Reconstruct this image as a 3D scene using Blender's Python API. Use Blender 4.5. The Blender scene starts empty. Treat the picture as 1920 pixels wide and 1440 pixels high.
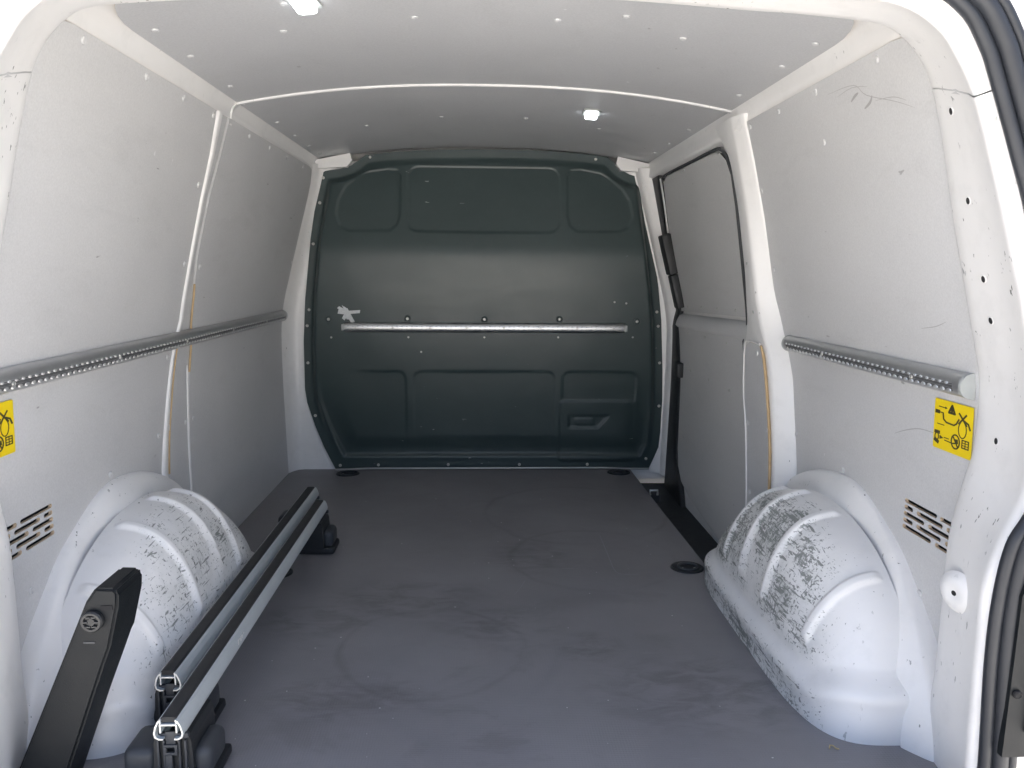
import bpy, bmesh, math, random
import numpy as np
from mathutils import Vector, Matrix
R = math.radians
random.seed(7)
sc = bpy.context.scene
COL = sc.collection

# ------------------------------------------------------------------ camera
F_PX, W_PX, H_PX = 1450.0, 1920.0, 1440.0
cam_d = bpy.data.cameras.new('camera')
cam = bpy.data.objects.new('camera', cam_d); COL.objects.link(cam)
cam_d.sensor_width = 36.0
cam_d.lens = F_PX / W_PX * 36.0
cam_d.clip_start = 0.02; cam_d.clip_end = 500.0
pitch, yaw, roll = R(8.4157), R(2.4098), R(0.45)
fw = Vector((math.sin(yaw)*math.cos(pitch), math.cos(yaw)*math.cos(pitch), -math.sin(pitch)))
rt = Vector((math.cos(yaw), -math.sin(yaw), 0)); up = rt.cross(fw)
r2 = math.cos(roll)*rt + math.sin(roll)*up; u2 = -math.sin(roll)*rt + math.cos(roll)*up
M = Matrix((r2, u2, -fw)).transposed().to_4x4()
M.translation = Vector((-0.02, 0.0, 0.878))
cam.matrix_world = M
sc.camera = cam

# ------------------------------------------------------------------ world, sun, exposure
SUN_EL, SUN_AZ = R(58), R(14)            # sun stands in front of the van (+Y), a little to the right
world = bpy.data.worlds.new('World'); sc.world = world; world.use_nodes = True
wn = world.node_tree
sky = wn.nodes.new('ShaderNodeTexSky'); sky.sky_type = 'NISHITA'; sky.sun_disc = False
sky.sun_elevation = SUN_EL; sky.sun_rotation = SUN_AZ
sky.air_density = 0.68; sky.dust_density = 6.0; sky.ozone_density = 0.1
bg = wn.nodes['Background']; bg.inputs['Strength'].default_value = 0.10
wn.links.new(sky.outputs[0], bg.inputs['Color'])
sun_d = bpy.data.lights.new('sun', 'SUN'); sun_d.energy = 5.0; sun_d.angle = R(0.53); sun_d.color = (1, 0.97, 0.92)
sun = bpy.data.objects.new('sun', sun_d); COL.objects.link(sun)
to_sun = Vector((math.sin(SUN_AZ)*math.cos(SUN_EL), math.cos(SUN_AZ)*math.cos(SUN_EL), math.sin(SUN_EL)))
sun.rotation_euler = to_sun.to_track_quat('Z', 'Y').to_euler()
sc.view_settings.view_transform = 'Standard'; sc.view_settings.look = 'None'
sc.view_settings.exposure = 2.58; sc.view_settings.gamma = 1.0
sc.render.engine = 'CYCLES'
sc.cycles.max_bounces = 14; sc.cycles.diffuse_bounces = 10; sc.cycles.glossy_bounces = 6
sc.cycles.use_denoising = True

# ------------------------------------------------------------------ node material helpers
def new_mat(name):
    m = bpy.data.materials.new(name); m.use_nodes = True
    nt = m.node_tree
    return m, nt, nt.nodes['Principled BSDF']
def N(nt, typ, **kw):
    n = nt.nodes.new(typ)
    for k, v in kw.items():
        if k.startswith('i_'):
            n.inputs[k[2:].replace('_', ' ')].default_value = v
        else: setattr(n, k, v)
    return n
def L(nt, a, b): nt.links.new(a, b)
def ramp(nt, fac, p0, p1, c0=(0,0,0,1), c1=(1,1,1,1)):
    r = nt.nodes.new('ShaderNodeValToRGB')
    r.color_ramp.elements[0].position = p0; r.color_ramp.elements[0].color = c0
    r.color_ramp.elements[1].position = p1; r.color_ramp.elements[1].color = c1
    L(nt, fac, r.inputs[0]); return r.outputs[0]
def mathn(nt, op, a, b=None, clamp=False):
    n = nt.nodes.new('ShaderNodeMath'); n.operation = op; n.use_clamp = clamp
    for i, v in enumerate((a, b)):
        if v is None: continue
        if hasattr(v, 'links') or hasattr(v, 'is_output'): L(nt, v, n.inputs[i])
        else: n.inputs[i].default_value = v
    return n.outputs[0]
def mixc(nt, fac, a, b):
    n = nt.nodes.new('ShaderNodeMix'); n.data_type = 'RGBA'
    for s, v in ((n.inputs[0], fac), (n.inputs[6], a), (n.inputs[7], b)):
        if isinstance(v, (tuple, list, float, int)):
            s.default_value = v if not isinstance(v, tuple) or len(v) == 4 else (*v, 1)
        else: L(nt, v, s)
    return n.outputs[2]
def noise(nt, vec, scale, detail=4, rough=.55, dist=0):
    n = N(nt, 'ShaderNodeTexNoise'); n.inputs['Scale'].default_value = scale
    n.inputs['Detail'].default_value = detail; n.inputs['Roughness'].default_value = rough
    n.inputs['Distortion'].default_value = dist
    if vec is not None: L(nt, vec, n.inputs['Vector'])
    return n.outputs[0]
def mapping(nt, vec, scale=(1,1,1), rot=(0,0,0)):
    m = N(nt, 'ShaderNodeMapping'); m.inputs['Scale'].default_value = scale; m.inputs['Rotation'].default_value = rot
    L(nt, vec, m.inputs['Vector']); return m.outputs[0]
def bump(nt, h, strength, dist, bsdf):
    b = N(nt, 'ShaderNodeBump'); b.inputs['Strength'].default_value = strength; b.inputs['Distance'].default_value = dist
    L(nt, h, b.inputs['Height']); L(nt, b.outputs[0], bsdf.inputs['Normal'])

def simple(name, col, rough=.5, metal=0.0, spec=.5, var=.12, vscale=6.0, bump_s=0.0, bump_scale=400):
    m, nt, b = new_mat(name)
    geo = N(nt, 'ShaderNodeNewGeometry').outputs['Position']
    n = noise(nt, geo, vscale, 5)
    c = mixc(nt, n, tuple(x*(1-var) for x in col), tuple(min(1, x*(1+var)) for x in col))
    L(nt, c, b.inputs['Base Color'])
    rn = noise(nt, geo, vscale*3, 3)
    rr = N(nt, 'ShaderNodeMapRange'); rr.inputs[3].default_value = max(.02, rough-.07); rr.inputs[4].default_value = min(1, rough+.07)
    L(nt, rn, rr.inputs[0]); L(nt, rr.outputs[0], b.inputs['Roughness'])
    b.inputs['Metallic'].default_value = metal; b.inputs['Specular IOR Level'].default_value = spec
    if bump_s: bump(nt, noise(nt, geo, bump_scale, 2), bump_s, .001, b)
    return m

def paint_white(name, wear_attr=False, chips=0.5):
    m, nt, b = new_mat(name)
    pos = N(nt, 'ShaderNodeNewGeometry').outputs['Position']
    soft = noise(nt, pos, 5, 5)
    base = mixc(nt, soft, (.745, .743, .735), (.825, .823, .815))
    # grime film
    grime = ramp(nt, noise(nt, pos, 14, 6, .65), .52, .8)
    base = mixc(nt, mathn(nt, 'MULTIPLY', grime, .22), base, (.45, .46, .45))
    # small chips and scratches, elongated specks
    v1 = mapping(nt, pos, (60, 60, 22), (.3, .2, .9)); s1 = noise(nt, v1, 1.4, 3, .6)
    gate = ramp(nt, noise(nt, pos, 6.0, 3), .46, .60)
    chip = ramp(nt, s1, .735 - .04*chips, .755 - .04*chips)
    chip = mathn(nt, 'MULTIPLY', chip, gate)
    if wear_attr:
        at = N(nt, 'ShaderNodeAttribute', attribute_name='wear').outputs['Fac']
        lf = N(nt, 'ShaderNodeMapRange'); lf.inputs[1].default_value = .32; lf.inputs[2].default_value = .64; lf.inputs[3].default_value = .25; lf.inputs[4].default_value = 1.25
        L(nt, noise(nt, mapping(nt, pos, (1, .8, 1)), 12, 5, .65, .5), lf.inputs[0])
        at = mathn(nt, 'MULTIPLY', at, lf.outputs[0], True)
        # many fine strokes in several directions, plus rubbed-through patches
        w = None
        for (sx, sy, sz), rot, th in (((16,150,150),(.2,.3,.5),.665), ((150,14,130),(.5,.2,.3),.66), ((130,160,18),(.3,.6,.4),.67), ((12,80,80),(.6,.2,1.2),.69), ((240,30,240),(.2,.9,.8),.66), ((90,9,80),(.25,.1,-.25),.675)):
            st = noise(nt, mapping(nt, pos, (sx, sy, sz), rot), 1.0, 2, .5, .4)
            d = mathn(nt, 'SUBTRACT', st, mathn(nt, 'SUBTRACT', th+.06, mathn(nt, 'MULTIPLY', at, .150)))
            d = mathn(nt, 'MULTIPLY', d, 22, True)
            w = d if w is None else mathn(nt, 'MAXIMUM', w, d)
        w = mathn(nt, 'MULTIPLY', w, ramp(nt, at, .02, .22))
        nz = noise(nt, pos, 26, 9, .74)
        patch = mathn(nt, 'MULTIPLY', mathn(nt, 'SUBTRACT', nz, mathn(nt, 'SUBTRACT', .75, mathn(nt, 'MULTIPLY', at, .25))), 9, True)
        patch = mathn(nt, 'MULTIPLY', patch, ramp(nt, noise(nt, pos, 150, 4, .7), .36, .56))
        w = mathn(nt, 'MAXIMUM', mathn(nt, 'MULTIPLY', w, .85), patch)
        film = mathn(nt, 'MULTIPLY', mathn(nt, 'MULTIPLY', at, .75), ramp(nt, noise(nt, pos, 11, 7, .7), .38, .66))
        base = mixc(nt, film, base, (.40, .42, .40))
        chip = mathn(nt, 'MAXIMUM', chip, w)
    base = mixc(nt, mathn(nt, 'MULTIPLY', chip, .9), base, (.10, .115, .105))
    L(nt, base, b.inputs['Base Color'])
    b.inputs['Roughness'].default_value = .34
    rg = mathn(nt, 'ADD', .26, mathn(nt, 'MULTIPLY', soft, .16)); rg = mathn(nt, 'ADD', rg, mathn(nt, 'MULTIPLY', chip, .25))
    L(nt, rg, b.inputs['Roughness'])
    bump(nt, noise(nt, pos, 60, 3), .03, .004, b)
    return m

def laminate(name, col):
    m, nt, b = new_mat(name)
    pos = N(nt, 'ShaderNodeNewGeometry').outputs['Position']
    big = noise(nt, mapping(nt, pos, (1, .8, 1.6)), 2.3, 5, .55)
    c = mixc(nt, big, tuple(x*.90 for x in col), tuple(x*1.07 for x in col))
    stain = ramp(nt, noise(nt, mapping(nt, pos, (1, .7, 2.2)), 7, 6, .65, .5), .55, .85)
    c = mixc(nt, mathn(nt, 'MULTIPLY', stain, .20), c, (.28, .285, .29))
    fine = noise(nt, mapping(nt, pos, (1, 1, 1)), 260, 2)
    c = mixc(nt, .06, c, ramp(nt, fine, .3, .7))
    # short scuff marks, light and dark
    v = mapping(nt, pos, (30, 16, 55), (.35, 0, 0)); s = noise(nt, v, 1.0, 2, .5)
    sg = ramp(nt, noise(nt, pos, 4.5, 2), .52, .62)
    mk = mathn(nt, 'MULTIPLY', ramp(nt, s, .735, .765), sg)
    c = mixc(nt, mathn(nt, 'MULTIPLY', mk, .7), c, (.13, .13, .135))
    v2 = mapping(nt, pos, (40, 42, 25), (-.5, .3, 0)); s2 = noise(nt, v2, 1.1, 2, .5)
    mk2 = mathn(nt, 'MULTIPLY', ramp(nt, s2, .75, .77), ramp(nt, noise(nt, pos, 3.1, 2), .5, .6))
    c = mixc(nt, mathn(nt, 'MULTIPLY', mk2, .7), c, (.75, .75, .76))
    L(nt, c, b.inputs['Base Color'])
    rg = mathn(nt, 'ADD', .36, mathn(nt, 'MULTIPLY', noise(nt, mapping(nt, pos, (1, .6, 2)), 3.5, 6, .6), .2))
    L(nt, rg, b.inputs['Roughness'])
    bump(nt, noise(nt, pos, 1.8, 2), .35, .02, b)
    return m

MAT = {}
MAT['white'] = paint_white('white_paint')
MAT['arch'] = paint_white('white_paint_scuffed', True, 1.5)
MAT['frame'] = paint_white('white_paint_frame', False, 1.7)
MAT['panel'] = laminate('grey_laminate', (.575, .58, .585))
MAT['ceil'] = laminate('grey_ceiling_laminate', (.49, .50, .515))
MAT['ply'] = simple('plywood_edge', (.50, .36, .20), .8, var=.25, vscale=40)
MAT['plypale'] = simple('pale_plywood_edge', (.62, .50, .36), .8, var=.2, vscale=40)
MAT['black'] = simple('black_plastic', (.018, .020, .022), .48, var=.25, vscale=12, bump_s=.25, bump_scale=900)
MAT['blacksoft'] = simple('black_rubber', (.016, .017, .019), .62, var=.2, vscale=20)
MAT['seal'] = simple('door_seal_rubber', (.018, .021, .027), .5, var=.2, vscale=20)
MAT['charcoal'] = simple('charcoal_plastic', (.040, .044, .050), .50, var=.18, vscale=9, bump_s=.3, bump_scale=1100)
MAT['armblack'] = simple('matt_black_plastic', (.007, .009, .011), .52, spec=.25, var=.15, vscale=9, bump_s=.3, bump_scale=1100)
MAT['dark'] = simple('dark_void', (.012, .012, .013), .9)
MAT['alu'] = simple('brushed_aluminium', (.62, .63, .63), .34, 1.0, var=.10, vscale=16)
MAT['aluend'] = simple('cut_aluminium', (.80, .80, .78), .45, .6, var=.10, vscale=60)
MAT['alugrey'] = simple('anodised_aluminium', (.50, .51, .515), .40, .8, var=.12, vscale=14)
MAT['tooth'] = simple('rail_tooth', (.66, .67, .67), .38, .7, var=.2, vscale=60)
MAT['railslot'] = simple('rail_slot', (.22, .225, .23), .45, .7, var=.2, vscale=30)
MAT['bar'] = simple('silver_bar_coating', (.52, .56, .57), .46, .3, var=.10, vscale=18)
MAT['steel'] = simple('zinc_screw', (.55, .55, .53), .35, .9, var=.15, vscale=80)
MAT['clip'] = simple('grey_clip', (.56, .565, .57), .45, var=.12, vscale=60)
MAT['capgrey'] = simple('grey_end_cap', (.40, .42, .41), .5, var=.1, vscale=30)
MAT['tape'] = simple('pale_tape', (.62, .64, .65), .4, var=.25, vscale=120)
MAT['yellow'] = simple('yellow_sticker', (.80, .60, .012), .42, var=.05, vscale=20)
MAT['print'] = simple('sticker_ink', (.05, .045, .02), .6)
MAT['doorgrey'] = laminate('grey_door_laminate', (.56, .562, .558))
MAT['pave'] = simple('pale_paving', (.46, .45, .43), .85, var=.2, vscale=2.0, bump_s=.5, bump_scale=60)
MAT['straw'] = simple('dry_straw', (.45, .36, .2), .8)
MAT['crumb'] = simple('pale_crumb', (.6, .6, .58), .8)

def lens_mat():
    m, nt, b = new_mat('lit_lens')
    b.inputs['Base Color'].default_value = (.9, .9, .9, 1)
    b.inputs['Emission Color'].default_value = (.93, .97, 1, 1); b.inputs['Emission Strength'].default_value = 1.8
    return m
MAT['lens'] = lens_mat()

def bulk_mat():
    m, nt, b = new_mat('dark_green_grey_steel')
    pos = N(nt, 'ShaderNodeNewGeometry').outputs['Position']
    n = noise(nt, mapping(nt, pos, (1, 1, 1.8)), 3, 6, .6)
    c = mixc(nt, n, (.030, .048, .050), (.046, .068, .069))
    dust = ramp(nt, noise(nt, pos, 8, 6, .7), .5, .85)
    c = mixc(nt, mathn(nt, 'MULTIPLY', dust, .04), c, (.25, .27, .27))
    s = noise(nt, mapping(nt, pos, (18, 1, 60), (0, .25, 0)), 1.3, 2)
    mk = mathn(nt, 'MULTIPLY', ramp(nt, s, .74, .76), ramp(nt, noise(nt, pos, 3.7, 2), .55, .65))
    c = mixc(nt, mathn(nt, 'MULTIPLY', mk, .7), c, (.45, .47, .47))
    L(nt, c, b.inputs['Base Color'])
    b.inputs['Specular IOR Level'].default_value = .48
    rg = mathn(nt, 'ADD', .24, mathn(nt, 'MULTIPLY', noise(nt, mapping(nt, pos, (1, 1, 2.4)), 5, 5, .6), .20)); L(nt, rg, b.inputs['Roughness'])
    bump(nt, noise(nt, pos, 7, 3), .08, .01, b)
    return m
MAT['bulk'] = bulk_mat()

def floor_mat():
    m, nt, b = new_mat('phenolic_mesh_plywood')
    pos = N(nt, 'ShaderNodeNewGeometry').outputs['Position']
    sep = N(nt, 'ShaderNodeSeparateXYZ'); L(nt, pos, sep.inputs[0]); X, Y = sep.outputs[0], sep.outputs[1]
    big = noise(nt, pos, 2.2, 6, .6)
    c = mixc(nt, ramp(nt, big, .3, .7), (.166, .162, .171), (.222, .217, .228))
    # wiped dirt patches with soft borders
    st = ramp(nt, noise(nt, mapping(nt, pos, (1, 1.6, 1), (0, 0, .5)), 4.5, 7, .62, .8), .54, .64)
    c = mixc(nt, mathn(nt, 'MULTIPLY', st, .28), c, (.080, .075, .083))
    warp = mathn(nt, 'MULTIPLY', mathn(nt, 'SUBTRACT', noise(nt, pos, 5, 4), .5), .06)
    fade = ramp(nt, noise(nt, pos, 3.3, 4, .6), .36, .60)
    def ring(cx, cy, rad, wid, ax=1.0):
        dx = mathn(nt, 'MULTIPLY', mathn(nt, 'SUBTRACT', X, cx), ax); dy = mathn(nt, 'SUBTRACT', Y, cy)
        d = mathn(nt, 'SQRT', mathn(nt, 'ADD', mathn(nt, 'MULTIPLY', dx, dx), mathn(nt, 'MULTIPLY', dy, dy)))
        d = mathn(nt, 'ADD', d, warp)
        e = mathn(nt, 'ABSOLUTE', mathn(nt, 'SUBTRACT', d, rad))
        return mathn(nt, 'SUBTRACT', 1.0, mathn(nt, 'DIVIDE', e, wid), True)
    rings = ring(-.13, 1.70, .215, .013)
    for a in ((.33, 2.27, .25, .014), (.33, 2.72, .33, .016)):
        rings = mathn(nt, 'MAXIMUM', rings, ring(*a))
    c = mixc(nt, mathn(nt, 'MULTIPLY', mathn(nt, 'MULTIPLY', rings, fade), .28), c, (.040, .036, .038))
    # smeared patches beside the rings
    def blob(cx, cy, rx, ry):
        dx = mathn(nt, 'DIVIDE', mathn(nt, 'SUBTRACT', X, cx), rx); dy = mathn(nt, 'DIVIDE', mathn(nt, 'SUBTRACT', Y, cy), ry)
        d = mathn(nt, 'SQRT', mathn(nt, 'ADD', mathn(nt, 'MULTIPLY', dx, dx), mathn(nt, 'MULTIPLY', dy, dy)))
        return mathn(nt, 'SUBTRACT', 1.0, d, True)
    bl = blob(.03, 1.83, .20, .13)
    for a in ((-.23, 1.98, .28, .16), (-.30, 1.50, .22, .12), (.14, 2.28, .18, .17), (.24, 1.70, .10, .10), (.45, 1.5, .3, .2), (-.42, 1.86, .2, .13)):
        bl = mathn(nt, 'MAXIMUM', bl, blob(*a))
    bn = ramp(nt, noise(nt, mapping(nt, pos, (1, 2.2, 1), (0, 0, .2)), 11, 6, .65, .6), .42, .62)
    blm = mathn(nt, 'MULTIPLY', ramp(nt, mathn(nt, 'MULTIPLY', bl, 1.0), .05, .6), bn)
    c = mixc(nt, mathn(nt, 'MULTIPLY', blm, .42), c, (.052, .046, .050))
    c = mixc(nt, mathn(nt, 'MULTIPLY', ramp(nt, noise(nt, pos, 420, 2, .6), .35, .65), .22), c, (.26, .25, .265))
    # light dust specks and fine streaks
    du = ramp(nt, noise(nt, pos, 120, 3, .7), .70, .78)
    du = mathn(nt, 'MULTIPLY', du, ramp(nt, noise(nt, pos, 6, 3), .45, .7))
    c = mixc(nt, mathn(nt, 'MULTIPLY', du, .45), c, (.38, .38, .40))
    sk = mathn(nt, 'MULTIPLY', ramp(nt, noise(nt, mapping(nt, pos, (7, 120, 1), (0, 0, .12)), 1, 2), .72, .76), ramp(nt, noise(nt, pos, 2.6, 2), .5, .62))
    c = mixc(nt, mathn(nt, 'MULTIPLY', sk, .5), c, (.34, .34, .35))
    L(nt, c, b.inputs['Base Color'])
    rg = mathn(nt, 'ADD', .36, mathn(nt, 'MULTIPLY', noise(nt, pos, 6, 6, .65), .22)); rg = mathn(nt, 'ADD', rg, mathn(nt, 'MULTIPLY', st, -.07))
    L(nt, rg, b.inputs['Roughness'])
    gx = mathn(nt, 'SINE', mathn(nt, 'MULTIPLY', X, 1100)); gy = mathn(nt, 'SINE', mathn(nt, 'MULTIPLY', Y, 1100))
    h = mathn(nt, 'ADD', mathn(nt, 'MULTIPLY', mathn(nt, 'ADD', gx, gy), .18), noise(nt, pos, 500, 3))
    bump(nt, h, .35, .001, b)
    return m
MAT['floor'] = floor_mat()

# ------------------------------------------------------------------ object helpers
def tag(o, label=None, cat=None, group=None, kind=None):
    if label: o['label'] = label
    if cat: o['category'] = cat
    if group: o['group'] = group
    if kind: o['kind'] = kind
    return o
def thing(name, label, cat, loc=(0, 0, 0), group=None):
    o = bpy.data.objects.new(name, None); COL.objects.link(o); o.location = loc
    o.empty_display_size = .05
    return tag(o, label, cat, group)
def link(name, me, parent=None):
    o = bpy.data.objects.new(name, me); COL.objects.link(o)
    if parent is not None:
        o.parent = parent
        w = Matrix.Identity(4); p = parent; chain = []
        while p is not None: chain.append(p); p = p.parent
        for q in reversed(chain): w = w @ q.matrix_parent_inverse @ q.matrix_basis
        o.matrix_parent_inverse = w.inverted()
    return o
def finish(me, mats, smooth=True, angle=35):
    for m in (mats if isinstance(mats, (list, tuple)) else [mats]): me.materials.append(m)
    if smooth:
        me.polygons.foreach_set('use_smooth', [True]*len(me.polygons))
        me.set_sharp_from_angle(angle=R(angle))
    me.update()
def from_bm(name, bm, mats, parent=None, smooth=True, angle=35, recalc=True):
    if recalc: bmesh.ops.recalc_face_normals(bm, faces=bm.faces[:])
    me = bpy.data.meshes.new(name); bm.to_mesh(me); bm.free()
    finish(me, mats, smooth, angle)
    return link(name, me, parent)
def from_py(name, vs, fs, mats, parent=None, smooth=True, angle=35):
    me = bpy.data.meshes.new(name); me.from_pydata([tuple(v) for v in vs], [], fs); me.validate()
    finish(me, mats, smooth, angle)
    return link(name, me, parent)
def loft(name, rows, mat, parent=None, closed=False, angle=40, thick=None):
    """rows: equally long lists of 3-D points; faces between neighbouring rows"""
    n = len(rows[0]); vs = [p for r in rows for p in r]; fs = []
    for i in range(len(rows)-1):
        for j in range(n if closed else n-1):
            k = (j+1) % n
            fs.append((i*n+j, i*n+k, (i+1)*n+k, (i+1)*n+j))
    o = from_py(name, vs, fs, mat, parent, True, angle)
    if thick:
        md = o.modifiers.new('thickness', 'SOLIDIFY'); md.thickness = thick; md.offset = 0
    return o
def add_box(bm, c, s, rot=None, bev=0.0, seg=2):
    g = bmesh.ops.create_cube(bm, size=1.0)
    vs = g['verts']
    bmesh.ops.scale(bm, vec=s, verts=vs)
    if bev:
        es = list({e for v in vs for e in v.link_edges})
        r = bmesh.ops.bevel(bm, geom=es, offset=bev, segments=seg, affect='EDGES', profile=.5)
        vs = list({v for f in r['faces'] for v in f.verts} | {v for v in vs if v.is_valid})
        seen = set(vs); stack = list(vs)
        while stack:
            v = stack.pop()
            for e in v.link_edges:
                w = e.other_vert(v)
                if w not in seen: seen.add(w); stack.append(w)
        vs = list(seen)
    if rot is not None: bmesh.ops.rotate(bm, cent=(0, 0, 0), matrix=rot, verts=vs)
    bmesh.ops.translate(bm, vec=c, verts=vs)
    return vs
def box(name, c, s, mat, parent=None, rot=None, bev=0.003, seg=2):
    bm = bmesh.new(); add_box(bm, c, s, rot, bev, seg)
    return from_bm(name, bm, mat, parent)
def add_tube(bm, pts, r, n=12, caps=True):
    pts = [Vector(p) for p in pts]; rings = []
    prev = None
    for i, p in enumerate(pts):
        t = (pts[min(i+1, len(pts)-1)] - pts[max(i-1, 0)]).normalized()
        if prev is None:
            a = Vector((0, 0, 1)) if abs(t.z) < .9 else Vector((1, 0, 0))
            u = t.cross(a).normalized()
        else:
            u = (prev - t*prev.dot(t)).normalized()
        prev = u; v = t.cross(u)
        rr = r[i] if isinstance(r, (list, tuple)) else r
        rings.append([bm.verts.new(p + rr*(math.cos(2*math.pi*k/n)*u + math.sin(2*math.pi*k/n)*v)) for k in range(n)])
    for a, b in zip(rings, rings[1:]):
        for k in range(n): bm.faces.new((a[k], a[(k+1) % n], b[(k+1) % n], b[k]))
    if caps:
        bm.faces.new(rings[0][::-1]); bm.faces.new(rings[-1])
def tube(name, pts, r, mat, parent=None, n=12):
    bm = bmesh.new(); add_tube(bm, pts, r, n); return from_bm(name, bm, mat, parent, angle=50)
def add_prism(bm, poly, d, origin=(0,0,0), ex=(1,0,0), ey=(0,0,1)):
    """polygon (2-D) in the plane ex, ey at origin, extruded along vector d"""
    ex, ey, d, o = Vector(ex), Vector(ey), Vector(d), Vector(origin)
    a = [bm.verts.new(o + ex*x + ey*y) for x, y in poly]; b = [bm.verts.new(v.co + d) for v in a]
    n = len(a)
    bm.faces.new(a); bm.faces.new(b[::-1])
    for i in range(n): bm.faces.new((a[i], b[i], b[(i+1) % n], a[(i+1) % n]))
def interp(z, zs, xs): return float(np.interp(z, zs, xs))
def rounded_rect(x0, x1, y0, y1, r, n=5):
    out = []
    for cx, cy, a0 in ((x1-r, y1-r, 0), (x0+r, y1-r, 90), (x0+r, y0+r, 180), (x1-r, y0+r, 270)):
        for k in range(n+1):
            a = R(a0 + 90*k/n); out.append((cx + r*math.cos(a), cy + r*math.sin(a)))
    return out
def catmull(pts, n=6):
    P = [Vector(p) for p in pts]; out = []
    for i in range(len(P)-1):
        p0, p1, p2, p3 = P[max(i-1, 0)], P[i], P[i+1], P[min(i+2, len(P)-1)]
        for k in range(n):
            t = k/n
            out.append(.5*((2*p1) + (p2-p0)*t + (2*p0-5*p1+4*p2-p3)*t*t + (3*p1-p0-3*p2+p3)*t**3))
    out.append(P[-1]); return out

# the inner width of the cargo bay (half width) over the height
PZ = [-.2, 0, .4, .60, .68, .76, .85, .95, 1.1, 1.25, 1.32]
PX = [.835, .845, .855, .855, .850, .835, .811, .785, .745, .705, .687]
def prof(z):
    # smoothed interpolation
    return sum(interp(z + d, PZ, PX)*w for d, w in ((-.05, .15), (-.025, .2), (0, .3), (.025, .2), (.05, .15)))
def ceil_z(x): return 1.386 - .060*(abs(x)/.69)**2.3

# screw head shared by all lining panels
def dome_mesh(name, r, h, mat, n=16):
    bm = bmesh.new(); rings = []
    for rr, z in ((r, 0), (r, h*.35), (r*.9, h*.75), (r*.62, h), (r*.5, h*.8)):
        rings.append([bm.verts.new((rr*math.cos(2*math.pi*k/n), rr*math.sin(2*math.pi*k/n), z)) for k in range(n)])
    for a, b in zip(rings, rings[1:]):
        for k in range(n): bm.faces.new((a[k], a[(k+1) % n], b[(k+1) % n], b[k]))
    bm.faces.new(rings[-1])
    me = bpy.data.meshes.new(name); bm.to_mesh(me); bm.free(); finish(me, mat); return me
CLIP = dome_mesh('panel_screw', .0076, .0031, MAT['clip'])
SCREW = dome_mesh('steel_screw', .0065, .004, MAT['steel'])
SCREWS = dome_mesh('small_steel_screw', .0045, .003, MAT['steel'])
def put(name, me, loc, normal, parent):
    o = link(name, me, parent)
    q = Vector(normal).to_track_quat('Z', 'Y')
    o.matrix_basis = Matrix.Translation(Vector(loc)) @ q.to_matrix().to_4x4()
    return o
def wall_point(y, z, side, off=0.0):
    return Vector((side*(prof(z)-off), y, z))
def wall_normal(z, side):
    d = (prof(z+.01)-prof(z-.01))/.02
    return Vector((-side, 0, side*side*d)).normalized() if True else None

def sheet(name, outline, holes, mapf, thickf, mats, parent, cuts, axis, sharp=30):
    """flat outline (u, v) with holes, cut into strips along axis, mapped by mapf, with real thickness"""
    bm = bmesh.new(); edges = []
    for loop in [outline] + holes:
        vs = [bm.verts.new((u, v, 0)) for u, v in loop]
        for i in range(len(vs)): edges.append(bm.edges.new((vs[i], vs[(i+1) % len(vs)])))
    bmesh.ops.triangle_fill(bm, use_beauty=True, edges=edges)
    for c in cuts:
        co = (c, 0, 0) if axis == 0 else (0, c, 0); no = (1, 0, 0) if axis == 0 else (0, 1, 0)
        bmesh.ops.bisect_plane(bm, geom=bm.verts[:]+bm.edges[:]+bm.faces[:], plane_co=co, plane_no=no)
    front = bm.faces[:]
    r = bmesh.ops.extrude_face_region(bm, geom=front, use_keep_orig=True)
    newv = {g for g in r['geom'] if isinstance(g, bmesh.types.BMVert)}
    for v in bm.verts:
        v.co = mapf(v.co.x, v.co.y) if v not in newv else thickf(v.co.x, v.co.y)
    for f in bm.faces:
        k = sum(v in newv for v in f.verts)
        f.material_index = 1 if 0 < k < len(f.verts) else 0
    return from_bm(name, bm, mats, parent, True, sharp)
ZCUTS = [.05*k for k in range(0, 27)] + [.625, .675, .725, .775, .825, .875]
def wall_panel(name, outline, side, parent, holes=[], off=0.0, edge='ply', mat='panel', th=.007, offf=None):
    of = offf or (lambda y, z: off)
    return sheet(name, outline, holes, lambda y, z: Vector((side*(prof(z)-of(y, z)), y, z)),
                 lambda y, z: Vector((side*(prof(z)-of(y, z)+th), y, z)), [MAT[mat], MAT[edge]], parent, ZCUTS, 1)

# ------------------------------------------------------------------ setting: ground, floor, shell
g = from_py('ground', [(-40,-40,-.6),(40,-40,-.6),(40,40,-.6),(-40,40,-.6)], [(0,1,2,3)], MAT['pave'], None, False)
tag(g, kind='structure')

fl_out = [(-.86,.98),(.86,.98),(.86,2.185),(.662,2.185),(.655,2.7),(.651,3.275),(.651,3.36),(-.86,3.36)]
bm = bmesh.new(); add_prism(bm, fl_out, (0, 0, -.014), (0, 0, 0), (1, 0, 0), (0, 1, 0))
floor = from_bm('floor', bm, MAT['floor'], None, False)
tag(floor, 'dark grey mesh-pressed plywood cargo floor with scuff rings', kind='structure')
# step well inside the sliding door
bm = bmesh.new()
add_box(bm, (.76, 2.76, -.075), (.24, 1.16, .02))
add_box(bm, (.653, 2.76, -.04), (.012, 1.14, .05))
add_box(bm, (.76, 2.19, -.04), (.22, .012, .05))
sw = from_bm('step_well', bm, MAT['black'], None, False)
tag(sw, 'sunken black step well inside the sliding door', kind='structure')

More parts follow.
